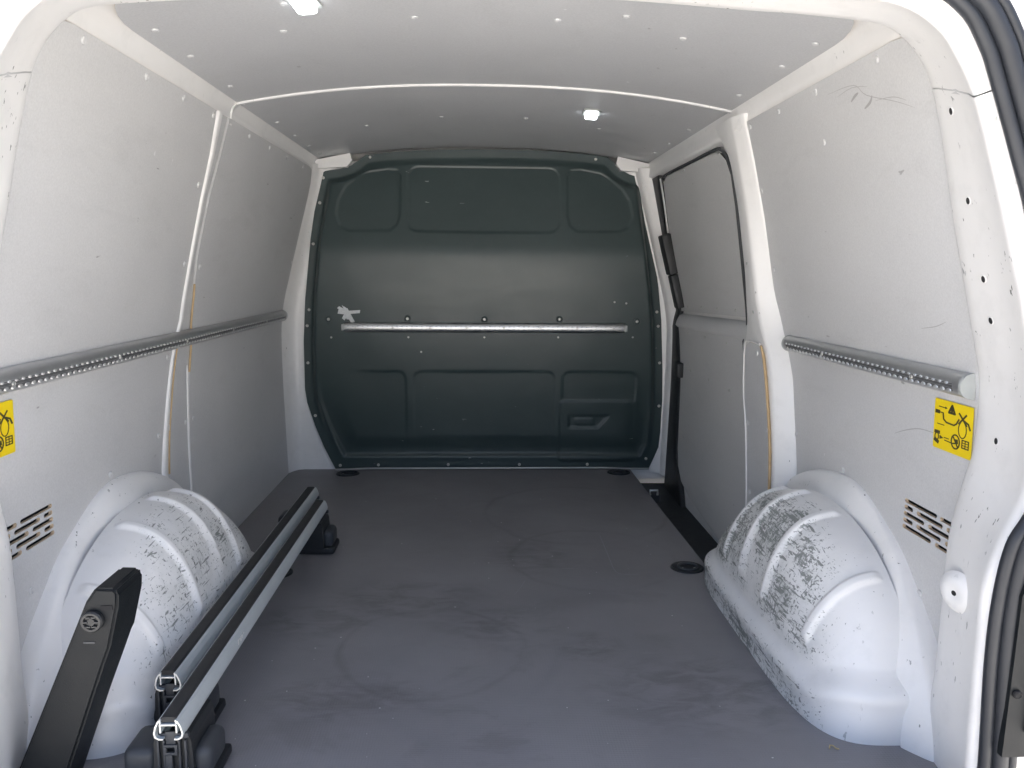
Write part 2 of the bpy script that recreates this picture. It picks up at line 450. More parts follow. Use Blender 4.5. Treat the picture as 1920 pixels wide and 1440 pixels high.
# outer shell of the van body
bm = bmesh.new()
sec = [(.93,-.45),(.955,0),(.965,.5),(.95,.7),(.88,1.0),(.80,1.28),(.74,1.38),(.5,1.435),(0,1.455)]
full = sec + [(-x, z) for x, z in sec[-2::-1]]
rows = [[(x, y, z) for x, z in full] for y in (1.062, 3.46)]
vs = [[bm.verts.new(p) for p in r] for r in rows]
for i in range(len(full)-1): bm.faces.new((vs[0][i], vs[1][i], vs[1][i+1], vs[0][i+1]))
bm.faces.new(vs[1])
u0 = [bm.verts.new(p) for p in ((-.93,1.062,-.45),(.93,1.062,-.45),(.93,3.46,-.45),(-.93,3.46,-.45))]; bm.faces.new(u0)
shell = from_bm('van_shell', bm, MAT['white'], None)
tag(shell, 'white painted outer shell of the van body', kind='structure')

# ------------------------------------------------------------------ walls
def body_sheet(side):
    rows = []
    for y in (1.27, 2.0, 2.7, 3.37):
        rows.append([(side*(prof(z)+.045), y, z) for z in np.linspace(-.12, 1.27, 30)])
    return rows
wallL = loft('wall_left', body_sheet(-1), MAT['white']); tag(wallL, 'left inner side wall of the cargo bay', kind='structure')
rows_r = [[(p[0], p[1], p[2]) for p in r] for r in body_sheet(1)]
wallR = loft('wall_right', rows_r, MAT['white']); tag(wallR, 'right inner side wall of the cargo bay', kind='structure')

def slot(y0, y1, z, h=.0085):
    r = h/2; out = []
    for cy, a0 in ((y1-r, -90), (y0+r, 90)):
        for k in range(5):
            a = R(a0 + 45*k); out.append((cy + r*math.cos(a), z + r*math.sin(a)))
    return out
def vent_slots(y0, y1):
    w = y1-y0; out = []
    pat = [[(0,.30),(.36,1.0)], [(0,.17),(.24,.74),(.82,1.0)], [(0,.50),(.58,1.0)], [(0,.17),(.25,.72),(.80,1.0)], [(0,.34),(.42,1.0)]]
    for k, row in enumerate(pat):
        for a, b in row: out.append(slot(y0 + w*a, y0 + w*b, .416 - .0135*k))
    return out

Lfront = [(2.103,1.278),(2.118,1.169),(2.118,1.06),(2.129,.907),(2.147,.735),(2.117,.65),(2.072,.541),(2.035,.433),(2.01,.352),(2.0,0)]
outline = [(1.24,0),(1.24,1.24),(1.30,1.268),(1.40,1.278)] + Lfront
pL = wall_panel('lining_panel', outline, -1, wallL, vent_slots(1.33, 1.495), 0, 'plypale')
pL['label'] = 'large light grey rear lining panel with air slots'
Rfront = [(2.14,1.278),(2.138,1.18),(2.149,1.03),(2.19,.816),(2.165,.70),(2.107,.582),(2.08,.477),(2.04,.339),(2.03,0)]
outline = [(1.24,0),(1.24,1.24),(1.30,1.268),(1.40,1.278)] + Rfront
pR = wall_panel('lining_panel', outline, 1, wallR, vent_slots(1.33, 1.505), 0, 'plypale')
pR['label'] = 'light grey rear lining panel with air slots and scuffs'
for s, par in ((-1, pL), (1, pR)):
    box('vent_shade_block', (s*.884, 1.42, .39), (.03, .24, .11), MAT['dark'], par)  # added near-black block stands in for the shade behind the air slots

# left: white pillar bead, narrow strip panel, gap bead, front panel
Lw2 = [(2.144,1.278),(2.144,1.173),(2.137,1.062),(2.147,.908),(2.168,.734),(2.138,.663),(2.096,.537),(2.063,.427),(2.044,.329),(2.04,0)]
Lse = [(2.202,1.278),(2.191,1.165),(2.178,1.065),(2.185,.908),(2.221,.79),(2.254,.651),(2.225,.516),(2.212,.378),(2.2,.207),(2.2,0)]
def strip_between(a, b, inset_a, inset_b): return [(y+inset_a, z) for y, z in a] + [(y-inset_b, z) for y, z in reversed(b)]
ps = wall_panel('strip_panel', strip_between(Lw2, Lse, .004, .003), -1, wallL, [], -.003, 'clip')
ps['label'] = 'narrow grey strip panel beside the left pillar'
pf = wall_panel('lining_panel', [(y+.005, z) for y, z in Lse] + [(3.318,0),(3.325,.33),(3.325,.66),(3.31,.80),(3.30,.95),(3.295,1.1),(3.28,1.22),(3.25,1.27),(3.2,1.278)], -1, wallL, [], 0.0, 'clip')
pf['label'] = 'grey front lining panel behind the strip'
def bead(name, a, b, side, proud, parent, mat='white', zs=None):
    za = [p[1] for p in a][::-1]; ya = [p[0] for p in a][::-1]; zb = [p[1] for p in b][::-1]; yb = [p[0] for p in b][::-1]
    rows = []
    for z in np.linspace(za[0], za[-1], 60):
        y0, y1 = interp(z, za, ya), interp(z, zb, yb); row = []
        for k, (t, h) in enumerate(((-.1,-.02),(0,-.004),(.1,proud*.7),(.3,proud),(.7,proud),(.9,proud*.7),(1,-.004),(1.1,-.02))):
            row.append((side*(prof(z)-h), y0+(y1-y0)*t, z))
        rows.append(row)
    return loft(name, rows, MAT[mat], parent, angle=60)
bead('pillar', [(y+.001, z) for y, z in Lfront], [(y+.001, z) for y, z in Lw2], -1, .005, wallL)['label'] = 'white painted pillar edge between the panels'
Llow = [(2.232,.60),(2.225,.516),(2.212,.378),(2.2,.207),(2.2,0)]
bead('gap_trim', [(y-.002, z) for y, z in Llow], [(y+.005, z) for y, z in Llow], -1, -.001, wallL)
tube('edge_trim', [wall_point(v.x, v.y, -1, .0015) for v in catmull([(2.149,.72,0),(2.146,.663,0),(2.104,.537,0),(2.071,.427,0),(2.052,.329,0)], 6)], .003, MAT['ply'], wallL)
tube('edge_trim', [wall_point(v.x, v.y, -1, .0005) for v in catmull([(2.21,.83,0),(2.225,.79,0),(2.240,.72,0),(2.254,.655,0),(2.24,.58,0)], 6)], .003, MAT['ply'], wallL)
for y, z in ((1.43,1.262),(1.686,1.262),(1.888,1.262),(2.087,1.262),(2.085,1.088),(2.105,.886),(2.085,.64),(2.006,.444),(1.736,.412),(1.40,.28)):
    put('screw', CLIP, wall_point(y, z, -1, 0), wall_normal(z, -1), pL)
for y, z in ((2.075,.45),(2.19,.443),(2.215,.22)): put('screw', CLIP, wall_point(y, z, -1, 0), wall_normal(z, -1), ps)
for y, z in ((2.4,1.262),(2.623,1.262),(2.847,1.262),(3.1,1.262),(2.222,.879),(2.25,.443),(2.25,.21),(3.27,.9),(3.30,.42)):
    put('screw', CLIP, wall_point(y, z, -1, 0), wall_normal(z, -1), pf)
for y, z in ((1.454,1.262),(1.713,1.262),(1.921,1.262),(1.717,1.158),(2.12,1.262),(2.13,1.095),(2.155,.884),(2.06,.434),(1.779,.405),(1.42,.25)):
    put('screw', CLIP, wall_point(y, z, 1, 0), wall_normal(z, 1), pR)

# white corner pillars beside the bulkhead
for s, par in ((-1, wallL), (1, wallR)):
    rows = []
    for z in np.linspace(-.02, 1.30, 34):
        p = prof(z)
        if s < 0: row = [(-(p+.02),3.25,z), (-(p+.001),3.285,z), (-(p-.004),3.295,z), (-(p-.012),3.318,z), (-(p-.03),3.345,z), (-(p-.055),3.352,z), (-(p-.30),3.356,z)]
        else: row = [(p+.03,3.27,z), (p-.02,3.285,z), (p-.042,3.292,z), (p-.055,3.305,z), (p-.060,3.34,z), (p-.10,3.352,z), (p-.30,3.356,z)]
        rows.append(row)
    o = loft('corner_pillar', rows, MAT['white'], par, angle=60)
    # joint line low in the pillar
    for y0, zz in ((3.33, .335),):
        pass

# right pillar of the sliding door opening
def off_r(z): return interp(z, [.8, 1.28], [.05, .02])
Rfold = [(2.20,1.30),(2.185,1.2),(2.18,1.03),(2.205,.83),(2.213,.719),(2.163,.648),(2.119,.505),(2.079,.329),(2.07,0)]
Ropen = [(2.36,1.30),(2.30,1.24),(2.265,1.20),(2.255,1.07),(2.28,.861),(2.324,.732),(2.37,.644),(2.365,.561),(2.315,.403),(2.252,.184),(2.24,-.05)]
def cur(c, z): return interp(z, [p[1] for p in c][::-1], [p[0] for p in c][::-1])
def cur_s(c, z): return sum(cur(c, z+d) for d in (-.03, -.015, 0, .015, .03))/5
rows = []
for z in np.linspace(-.06, 1.30, 70):
    p, o = prof(z), off_r(z); ya, yf, yo = cur_s(Rfront, z), cur_s(Rfold, z), cur_s(Ropen, z)
    rows.append([(p+.02, ya-.002, z), (p-.002, ya+.001, z), (p-.006, ya+.004, z), (p-o*.5, ya*.5+yf*.5, z), (p-o*.85, yf-.004, z), (p-o*.97, yf+.003, z),
                 (p-o, yf+.014, z), (p-o, yo-.010, z), (p-o+.002, yo-.003, z), (p-o+.009, yo, z), (p+.03, yo+.003, z)])
pil = loft('pillar', rows, MAT['white'], wallR, angle=60); pil['label'] = 'broad white pillar between rear panel and sliding door'
ss = wall_panel('strip_panel', [(2.10,.10),(2.085,.25),(2.10,.36),(2.122,.447),(2.16,.561),(2.19,.64),(2.21,.665),(2.30,.668),(2.335,.652),(2.345,.60),(2.335,.50),(2.30,.403),(2.25,.2),(2.245,.10)], 1, wallR, [], .056, 'ply')
ss['label'] = 'narrow grey strip panel on the right pillar'
tube('edge_trim', [wall_point(y, z, 1, .057) for y, z in catmull([(2.096,.11,0),(2.081,.25,0),(2.096,.36,0),(2.118,.447,0),(2.156,.561,0),(2.186,.64,0),(2.196,.66,0)], 5) for y, z in [(y, z)]] if False else
     [wall_point(v.x, v.y, 1, .057) for v in catmull([(2.096,.11,0),(2.081,.25,0),(2.096,.36,0),(2.118,.447,0),(2.156,.561,0),(2.186,.64,0),(2.2,.664,0)], 5)], .0035, MAT['ply'], wallR)
tube('edge_trim', [wall_point(v.x, v.y, 1, .0565) for v in catmull([(2.21,.668,0),(2.30,.671,0),(2.338,.655,0),(2.349,.60,0),(2.339,.50,0),(2.304,.403,0),(2.254,.2,0),(2.249,.11,0)], 5)], .003, MAT['white'], wallR)
for y, z in ((2.235,.64),(2.13,.43),(2.23,.22),(2.29,.42)): put('screw', CLIP, wall_point(y, z, 1, .056), wall_normal(z, 1), ss)
for y, z in ((2.24,.90),(2.25,.76)): put('screw', SCREWS, wall_point(y, z, 1, off_r(z)), wall_normal(z, 1), pil)

# ------------------------------------------------------------------ ceiling
rows = [[(x, y, ceil_z(x)+.012) for x in np.linspace(-.71, .71, 41)] for y in (1.25, 1.8, 2.5, 3.40)]
ceiling = loft('ceiling', rows, MAT['white']); tag(ceiling, 'low arched cargo bay ceiling lined in grey', kind='structure')
def arc2(cx, cy, rx, ry, a0, a1, n=8): return [(cx+rx*math.cos(R(a0+(a1-a0)*k/n)), cy+ry*math.sin(R(a0+(a1-a0)*k/n))) for k in range(n+1)]
xc = [-.66+.06*k for k in range(23)]
def ceil_panel(outline):
    return sheet('ceiling_panel', outline, [], lambda x, y: Vector((x, y, ceil_z(x))), lambda x, y: Vector((x, y, ceil_z(x)+.006)), [MAT['ceil'], MAT['plypale']], ceiling, xc, 0)
cp1 = ceil_panel([(-.688,2.243)] + arc2(-.56,1.60,.128,.22,180,270) + arc2(.56,1.60,.128,.22,270,360) + [(.688,2.243)])
cp2 = ceil_panel([(-.688,2.258),(.688,2.258),(.688,3.37),(-.688,3.37)])
cp1['label'] = 'rear grey ceiling panel'; cp2['label'] = 'front grey ceiling panel'
rows = []
xs = list(np.linspace(-.69, .69, 41))
path = [(x, ceil_z(x)) for x in xs]
for dy, dz in ((-.008,.004),(-.0065,-.003),(-.003,-.005),(.003,-.005),(.0065,-.003),(.008,.004)):
    rows.append([(x, 2.2505+dy, z+dz) for x, z in path])
loft('cover_strip', rows, MAT['white'], ceiling, angle=60)
def cn(x):
    d = (ceil_z(x+.01)-ceil_z(x-.01))/.02; return Vector((d, 0, -1)).normalized()
for x, y in ((-.652,1.615),(-.652,1.80),(-.655,2.08),(-.43,1.72),(-.154,1.67),(.138,1.67),(.411,1.72),(.655,1.615),(.655,1.79),(.655,2.08),(-.39,1.56),(.27,1.62)):
    put('screw', CLIP, (x, y, ceil_z(x)), cn(x), cp1)
for x, y in ((-.66,2.56),(-.66,2.80),(-.66,3.02),(-.66,3.22),(-.413,2.795),(-.15,2.707),(.134,2.711),(.397,2.796),(.66,2.58),(.66,2.86),(.66,3.08)):
    put('screw', CLIP, (x, y, ceil_z(x)), cn(x), cp2)
# rounded coves between walls and ceiling
for s in (-1, 1):
    rows = []
    for y in (1.25, 1.5, 1.8, 2.14, 2.17, 2.2, 2.7, 3.36):
        if s > 0 and y > 2.16: prf = [(.715,1.25),(.694,1.2575),(.6835,1.262),(.682,1.27),(.685,1.29),(.687,1.31),(.688,1.327),(.684,1.334)]
        else: prf = [(.722,1.255),(.712,1.277),(.7035,1.2785),(.700,1.281),(.7005,1.295),(.698,1.31),(.690,1.326),(.684,1.334)]
        prf = prf + [(.668, ceil_z(.668)+.009), (.60, ceil_z(.60)+.0095), (.45, ceil_z(.45)+.010)]
        rows.append([(s*x, y, z) for x, z in prf])
    loft('cove', rows, MAT['white'], ceiling, angle=60)
# white bow ends where the left pillar meets the ceiling
rows = []
for dy, dp in ((-.012,-.004),(-.009,.004),(.009,.004),(.012,-.004)):
    rows.append([(-(x-dp), 2.235+dy-(.70-x)*-1.5*0 + (x-.70)*-2.0, z) for x, z in ((.706,1.262),(.702,1.28),(.7005,1.295),(.698,1.31),(.691,1.325),(.68,1.3285))])
loft('bow_end', rows, MAT['white'], ceiling, angle=60)

# interior lamps
def lamp(name, x, y, rz, label):
    t = thing(name, label, 'lamp', (x, y, ceil_z(x)), 'lit ceiling lamps')
    tilt = Matrix.Rotation(math.atan2(cn(x).x, 1)*-1, 4, 'Y') @ Matrix.Rotation(rz, 4, 'Z')
    base = Matrix.Translation((x, y, ceil_z(x))) @ tilt
    for nm, pol, d, mat in (('housing', rounded_rect(-.027, .027, -.048, .048, .012), -.004, 'capgrey'), ('lens', rounded_rect(-.019, .019, -.040, .034, .010), -.016, 'lens')):
        bm = bmesh.new(); add_prism(bm, pol, (0, 0, d), (0, 0, .0), (1, 0, 0), (0, 1, 0))
        bmesh.ops.transform(bm, matrix=base, verts=bm.verts[:])
        if nm == 'lens':
            for v in bm.verts:
                lc = base.inverted() @ v.co
                if lc.z < -.008: v.co = base @ Vector((lc.x, lc.y, -.0045-.012*(lc.y+.040)/.074))
        from_bm(nm, bm, MAT[mat], t)
    return t
lamp('ceiling_lamp', .334, 2.545, R(-4), 'small lit white lamp in the front ceiling panel')
lamp('ceiling_lamp', -.352, 1.545, R(-6), 'lit white lamp at the top edge of the photo, rear ceiling panel')

# ------------------------------------------------------------------ rear opening frame
A = [(.815,-.06),(.81,.08),(.814,.166),(.814,.289),(.816,.42),(.832,.512),(.845,.575),(.844,.688),(.822,.781),(.776,.951),(.745,1.08),(.717,1.176),(.692,1.222),(.659,1.255),(.613,1.275),(.491,1.286),(.404,1.29),(.2,1.301),(0,1.304)]
B = [(.773,-.06),(.772,.083),(.769,.2),(.769,.304),(.769,.393),(.791,.471),(.818,.539),(.824,.64),(.806,.76),(.763,.903),(.717,1.04),(.684,1.127),(.656,1.177),(.622,1.219),(.565,1.250),(.47,1.266),(.36,1.275),(.18,1.285),(0,1.288)]
def smooth2(c, n=5): return [(v.x, v.y) for v in catmull([(x, z, 0) for x, z in c], n)]
A2, B2 = smooth2(A), smooth2(B)
frame = thing('rear_door_frame', 'white painted rear door opening frame with scratches and bolt holes', 'door frame', (0, 1.2, 0))
def frame_rows(i0, i1, side, gap0=0, gap1=0):
    rows = []
    for i in range(i0, i1+1):
        (ax, az), (bx, bz) = A2[i], B2[i]
        if i == i0 and gap0: az += gap0; bz += gap0
        if i == i1 and gap1: az -= gap1; bz -= gap1
        nx, nz = (A2[min(i+1, len(A2)-1)][1]-A2[max(i-1, 0)][1]), -(A2[min(i+1, len(A2)-1)][0]-A2[max(i-1, 0)][0])
        l = math.hypot(nx, nz) or 1; nx /= l; nz /= l         # outward from the opening
        rw = []
        for t, y, o in ((0,1.315,.04),(0,1.302,.012),(0,1.294,.002),(.02,1.284,-.002),(.12,1.262,-.002),(.5,1.20,.002),(.82,1.148,.001),(.93,1.128,-.004),(1.0,1.114,-.006),(1.0,1.104,-.002),(1.0,1.098,.012),(1.0,1.096,.05)):
            rw.append((side*(ax+(bx-ax)*t + nx*o), y, az+(bz-az)*t + nz*o))
        rows.append(rw)
    return rows
isplit = min(range(len(A2)), key=lambda i: abs(A2[i][1]-1.176))
for s in (-1, 1):
    o = loft('side_jamb', frame_rows(0, isplit, s, 0, .0012), MAT['frame'], frame, angle=60)
rows = frame_rows(isplit, len(A2)-1, 1, .0012)
rowsl = frame_rows(isplit, len(A2)-1, -1, .0012)
loft('header', rows + rowsl[::-1][1:], MAT['frame'], frame, angle=60)
# dark sealant behind the joint between jamb and header
for s in (-1, 1):
    (ax, az), (bx, bz) = A2[isplit], B2[isplit]
    d = .0025
    from_py('joint_sealant', [(s*(ax+d), 1.29, az-.004), (s*(bx+d), 1.11, bz-.004), (s*(bx+d-.0015), 1.11, bz+.004), (s*(ax+d-.0015), 1.29, az+.004)], [(0,1,2,3)], MAT['clip'], frame)
# rear faces outside the seal, closing the body
outer = [(.955,-.06),(.96,.1),(.965,.25),(.966,.4),(.966,.5),(.966,.56),(.965,.6),(.955,.7),(.93,.82),(.88,1.0),(.845,1.14),(.82,1.22),(.80,1.29),(.77,1.35),(.70,1.39),(.6,1.42),(.45,1.44),(.25,1.452),(0,1.455)]
O2 = smooth2(outer)
for s in (-1, 1):
    rows = []
    for i in range(len(B2)):
        (bx, bz), (ox, oz) = B2[i], O2[i]
        rows.append([(s*(bx+(ox-bx)*t), 1.094-.03*t, bz+(oz-bz)*t) for t in (.12, .3, .6, .85, 1.0)])
    loft('outer_panel', rows, MAT['white'], frame, angle=60)
# bolt holes in the jamb (dark, slightly proud discs sit in rims)
def jamb_point(side, t, z):
    i = min(range(len(A2)), key=lambda k: abs((A2[k][1]*(1-t)+B2[k][1]*t)-z))
    (ax, az), (bx, bz) = A2[i], B2[i]
    y = float(np.interp(t, [0,.02,.12,.5,.82,.93,1], [1.294,1.284,1.262,1.2,1.148,1.128,1.114]))
    return Vector((side*(ax+(bx-ax)*t), y, az+(bz-az)*t)), i
HOLE = None
def hole_mesh(r=.006):
    bm = bmesh.new(); n = 14
    rings = [[bm.verts.new((rr*math.cos(2*math.pi*k/n), rr*math.sin(2*math.pi*k/n), z)) for k in range(n)] for rr, z in ((r*1.25,.0),(r,.0012),(r*.93,.0013))]
    for a, b in zip(rings, rings[1:]):
        for k in range(n): bm.faces.new((a[k], a[(k+1) % n], b[(k+1) % n], b[k])).material_index = 1
    bm.faces.new(rings[-1]).material_index = 0
    me = bpy.data.meshes.new('bolt_hole'); bm.to_mesh(me); bm.free(); finish(me, [MAT['dark'], MAT['white']]); return me
HOLE = hole_mesh()
def put_hole(side, px, pz, y):
    # y along the jamb depth chosen, x from the jamb surface
    t = float(np.interp(y, [1.114,1.128,1.148,1.2,1.262,1.284,1.294], [1,.93,.82,.5,.12,.02,0]))
    p, i = jamb_point(side, t, pz)
    p.x -= side*.0005
    q = (B2[i][0]-A2[i][0])
    n = Vector((-side, -(q/.18)*1.0, -side*side*float((A2[min(i+2,len(A2)-1)][0]-A2[max(i-2,0)][0])/max(1e-4, A2[min(i+2,len(A2)-1)][1]-A2[max(i-2,0)][1]))*-1)).normalized()
    return put('bolt_hole', HOLE, p, n, frame)
for z, y in ((1.125,1.232),(.990,1.228),(.855,1.222),(.817,1.222),(.61,1.222)): put_hole(1, 0, z, y)
# raised boss low on the right jamb
p, i = jamb_point(1, .42, .338); p.x -= .004
bm = bmesh.new(); n = 28; rings = []
for rr, h in ((.036,-.002),(.032,.002),(.026,.008),(.018,.011),(.010,.0105),(.0045,.009)):
    rings.append([bm.verts.new((rr*math.cos(2*math.pi*k/n), rr*math.sin(2*math.pi*k/n)*1.15, h)) for k in range(n)])
for a, b in zip(rings, rings[1:]):
    for k in range(n): bm.faces.new((a[k], a[(k+1) % n], b[(k+1) % n], b[k]))
f = bm.faces.new(rings[-1]); f.material_index = 1
q = Vector((-1, -.22, .0)).to_track_quat('Z', 'X')
bmesh.ops.transform(bm, matrix=Matrix.Translation(p) @ q.to_matrix().to_4x4(), verts=bm.verts[:])
from_bm('boss', bm, [MAT['frame'], MAT['dark']], frame, angle=70)
# black plastic trim outside the seal on the right
bm = bmesh.new()
add_prism(bm, [(.785,.14),(.79,.40),(.81,.47),(.835,.515),(.93,.56),(.95,.14)], (0,-.012,0), (0,1.075,0))
add_box(bm, (.88,1.062,.30), (.13,.012,.24), None, .004)
tr = from_bm('plastic_trim', bm, MAT['armblack'], frame); tr['label'] = 'black plastic trim outside the right door seal'
for x, z in ((.806,.378),(.797,.245)): put('bolt', dome_mesh('trim_bolt', .007, .005, MAT['dark']), (x, 1.062, z), (0,-1,0), frame)
# rubber door seal
SE = [(.765,-.06),(.764,.104),(.757,.275),(.759,.38),(.771,.465),(.798,.523),(.812,.62),(.796,.78),(.752,.948),(.72,1.036),(.678,1.142),(.659,1.184),(.624,1.232),(.56,1.262),(.40,1.278),(.2,1.288),(0,1.292)]
for s, nm, lb in ((1, 'door_seal', 'black rubber door seal running round the right side of the rear opening'), ):
    t = thing(nm, lb, 'door seal', (.76, 1.09, 0))
    pts = [Vector((x+.011, 1.090, z+.002)) for x, z in smooth2(SE, 6)]
    tube('inner_lip', [p + Vector((.004, 0, .002)) for p in pts], .010, MAT['seal'], t)
    tube('outer_bulb', [p + Vector((.022, -.008, .009)) for p in pts], .0125, MAT['seal'], t)
    tube('outer_lip', [p + Vector((.038, -.012, .016)) for p in pts], .007, MAT['seal'], t)

# ------------------------------------------------------------------ bulkhead
def sdf_poly(P, poly):
    poly = np.array(poly); d = np.full(len(P), 1e9); inside = np.zeros(len(P), bool)
    n = len(poly)
    for i in range(n):
        a, b = poly[i], poly[(i+1) % n]; ab = b-a; ap = P-a
        t = np.clip((ap @ ab)/(ab @ ab), 0, 1)
        d = np.minimum(d, np.linalg.norm(ap - t[:, None]*ab, axis=1))
        c = ((a[1] > P[:, 1]) != (b[1] > P[:, 1])) & (P[:, 0] < (b[0]-a[0])*(P[:, 1]-a[1])/((b[1]-a[1]) or 1e-9) + a[0])
        inside ^= c
    return np.where(inside, -d, d)
def sstep(a, b, x):
    t = np.clip((x-a)/(b-a), 0, 1); return t*t*(3-2*t)
bulk = thing('bulkhead', 'dark green-grey steel bulkhead with pressed window outlines closing the far end', 'bulkhead', (0, 3.34, 0))
zl = [0,.10,.20,.30,.36,.567,.749,1.0,1.105,1.22,1.262,1.278,1.288,1.302,1.325,1.345,1.358,1.368,1.374]
xl = [-.652,-.70,-.738,-.768,-.776,-.775,-.763,-.733,-.715,-.695,-.685,-.665,-.60,-.556,-.523,-.495,-.40,-.25,-.03]
zr = [0,.05,.10,.24,.45,.666,.80,.941,1.1,1.20,1.24,1.266,1.28,1.30,1.33,1.350,1.362,1.372,1.376]
xr = [.735,.757,.777,.788,.782,.769,.752,.731,.708,.695,.688,.66,.61,.57,.54,.517,.42,.25,.03]
NU = 260
zz = np.concatenate([np.linspace(0, 1.25, 215), np.linspace(1.253, 1.374, 46)])
XX, ZZ, EDGE = [], [], []
for z in zz:
    a, b = interp(z, zl, xl), interp(z, zr, xr)
    u = np.linspace(0, 1, NU); XX.append(a+(b-a)*u); ZZ.append(np.full(NU, z))
P = np.stack([np.concatenate(XX), np.concatenate(ZZ)], 1)
outl = list(zip(xl, zl)) + list(zip(xr[::-1], zr[::-1]))
ed = -sdf_poly(P, outl)                                     # distance inward from the outline
ybase = np.full(len(P), 3.342)
body = sstep(.030, .062, ed)                                # raised pressing inside the screw flange
X_, Z_ = P[:, 0], P[:, 1]
prof_y = np.interp(Z_, [0,.10,.82,.90,.955,.985,1.02,1.30,1.4], [.000,.004,.078,.0835,.085,.080,.073,.012,-.008])
# rounding of the crease
k = [np.interp(Z_+d, [0,.10,.82,.90,.955,.985,1.02,1.30,1.4], [.000,.004,.078,.0835,.085,.080,.073,.012,-.008]) for d in (-.02,-.01,0,.01,.02)]
prof_y = sum(k)/5
y = ybase - body*prof_y
def press(poly, depth, w=.0045, cond=None):
    global y
    s = sstep(-w, w, -sdf_poly(P, poly))
    if cond is not None: s = s*cond
    y = y + depth*s
press([(-.613,1.10),(-.607,1.16),(-.577,1.215),(-.53,1.255),(-.487,1.275),(-.40,1.288),(-.365,1.284),(-.352,1.262),(-.352,1.10),(-.362,1.06),(-.391,1.035),(-.56,1.031),(-.595,1.05)], .0032, .0045)
press(rounded_rect(-.320,.312,1.031,1.300,.045), .0032, .0045)
press([(.620,1.10),(.606,1.17),(.577,1.215),(.53,1.255),(.487,1.280),(.40,1.296),(.36,1.292),(.345,1.27),(.345,1.10),(.355,1.06),(.385,1.037),(.56,1.037),(.60,1.055)], .0032, .0045)
fade = sstep(.10, .26, Z_)
press(rounded_rect(-.305,.303,.02,.443,.035), .0032, .0045, cond=fade)
press(rounded_rect(-.62,-.338,.02,.443,.035), .0032, .0045, cond=fade*sstep(-.60,-.45,X_))
press(rounded_rect(.337,.66,.02,.443,.035), .0032, .0045, cond=fade)
press(rounded_rect(.332,.676,.04,.313,.012), -.007, cond=sstep(.70,.60,X_))
press([(.372,.192),(.372,.246),(.546,.246),(.52,.215),(.50,.192)], .008)
press(rounded_rect(.40,.48,.203,.236,.004), -.004)
# diagonal valleys in the lower corners
y = y + .014*sstep(.055,.075,ed)*sstep(.45,.10,Z_)*sstep(.16,.09,ed)
# slight dents
rng = np.random.default_rng(3)
for _ in range(16):
    cx, cz, rr, dd = rng.uniform(-.6,.6), rng.uniform(.1,1.2), rng.uniform(.03,.10), rng.uniform(-.0012,.0016)
    y = y + dd*np.exp(-((X_-cx)**2+(Z_-cz)**2)/rr**2)
vs = np.stack([X_, y, Z_], 1)
nr = len(zz); fs = []
for i in range(nr-1):
    for j in range(NU-1): fs.append((i*NU+j, i*NU+j+1, (i+1)*NU+j+1, (i+1)*NU+j))
bp = from_py('pressed_sheet', vs.tolist(), fs, MAT['bulk'], bulk, True, 80)
def bulk_y(x, z):
    k = np.argmin((X_-x)**2+(Z_-z)**2); return float(y[k])
for x, z in ((-.673,1.25),(-.69,1.148),(-.722,.979),(-.748,.702),(-.758,.634),(-.760,.474),(-.735,.243),(-.633,.02),(-.466,.022),(-.159,.022),(.156,.022),(.459,.022),(.722,.047),(.772,.286),(.768,.478),(.756,.639),(.748,.701),(.684,1.15),(.668,1.245),(-.478,1.336),(.466,1.34)):
    put('screw', SCREW, (x, bulk_y(x, z)-.0005, z), (0,-1,0), bulk)
WASH = dome_mesh('bolt_washer', .014, .006, MAT['bulk'])
for x, z in ((-.654,.666),(-.325,.67),(-.001,.669),(.317,.671),(.649,.663)):
    w = put('bolt', WASH, (x, bulk_y(x, z)-.0005, z), (0,-1,0), bulk)
    h = put('bolt_head', SCREW, (x, bulk_y(x, z)-.006, z), (0,-1,0), w)
for x, z in ((-.647,.589),(-.323,.591),(-.001,.592),(.314,.593),(.635,.595),(-.27,.528),(.60,.74),(.55,.745)):
    put('screw', SCREWS, (x, bulk_y(x, z)-.0005, z), (0,-1,0), bulk)
tube('sealing_strip', [(-.652,3.333,.003),(-.58,3.330,.006),(-.51,3.326,.010),(0,3.326,.010),(.52,3.326,.010),(.64,3.330,.005),(.735,3.333,.003)], .004, MAT['alugrey'], bulk)
# white body behind, seen at the top corners
rows = [[(x, 3.358, z) for x in np.linspace(-.80, .80, 9)] for z in np.linspace(-.05, 1.32, 6)]
hd = loft('front_wall', rows, MAT['white']); tag(hd, 'white body wall behind the bulkhead', kind='structure')
for s in (-1, 1):
    bm = bmesh.new(); add_prism(bm, [(s*.57,1.292),(s*.705,1.285),(s*.70,1.318),(s*.555,1.348),(s*.548,1.318)] , (0,.03,0), (0,3.31,0))
    from_bm('corner_bracket', bm, MAT['white'], hd, False)
# tape scraps
tp = bmesh.new()
for k, (ang, l0, l1, w) in enumerate(((115,.0,.055,.016),(175,0,.04,.02),(-60,.0,.05,.018),(5,.0,.055,.014),(-120,0,.035,.016),(150,.0,.045,.012),(-85,0,.03,.013))):
    a = R(ang); d = Vector((math.cos(a), 0, math.sin(a))); nrm = Vector((-d.z, 0, d.x))
    c = Vector((-.575, bulk_y(-.575,.70)-.0012-.0006*k, .695))
    q = [c+d*(l0-.006)+nrm*w*.5, c+d*l1+nrm*w*.42+Vector((0,-.002,0)), c+d*l1*.93-nrm*w*.5, c+d*(l0-.006)-nrm*w*.5]
    va = [tp.verts.new(p) for p in q]; vb = [tp.verts.new(p+Vector((0,.0004,0))) for p in q]
    tp.faces.new(va); tp.faces.new(vb[::-1])
    for i in range(4): tp.faces.new((va[i], vb[i], vb[(i+1)%4], va[(i+1)%4]))
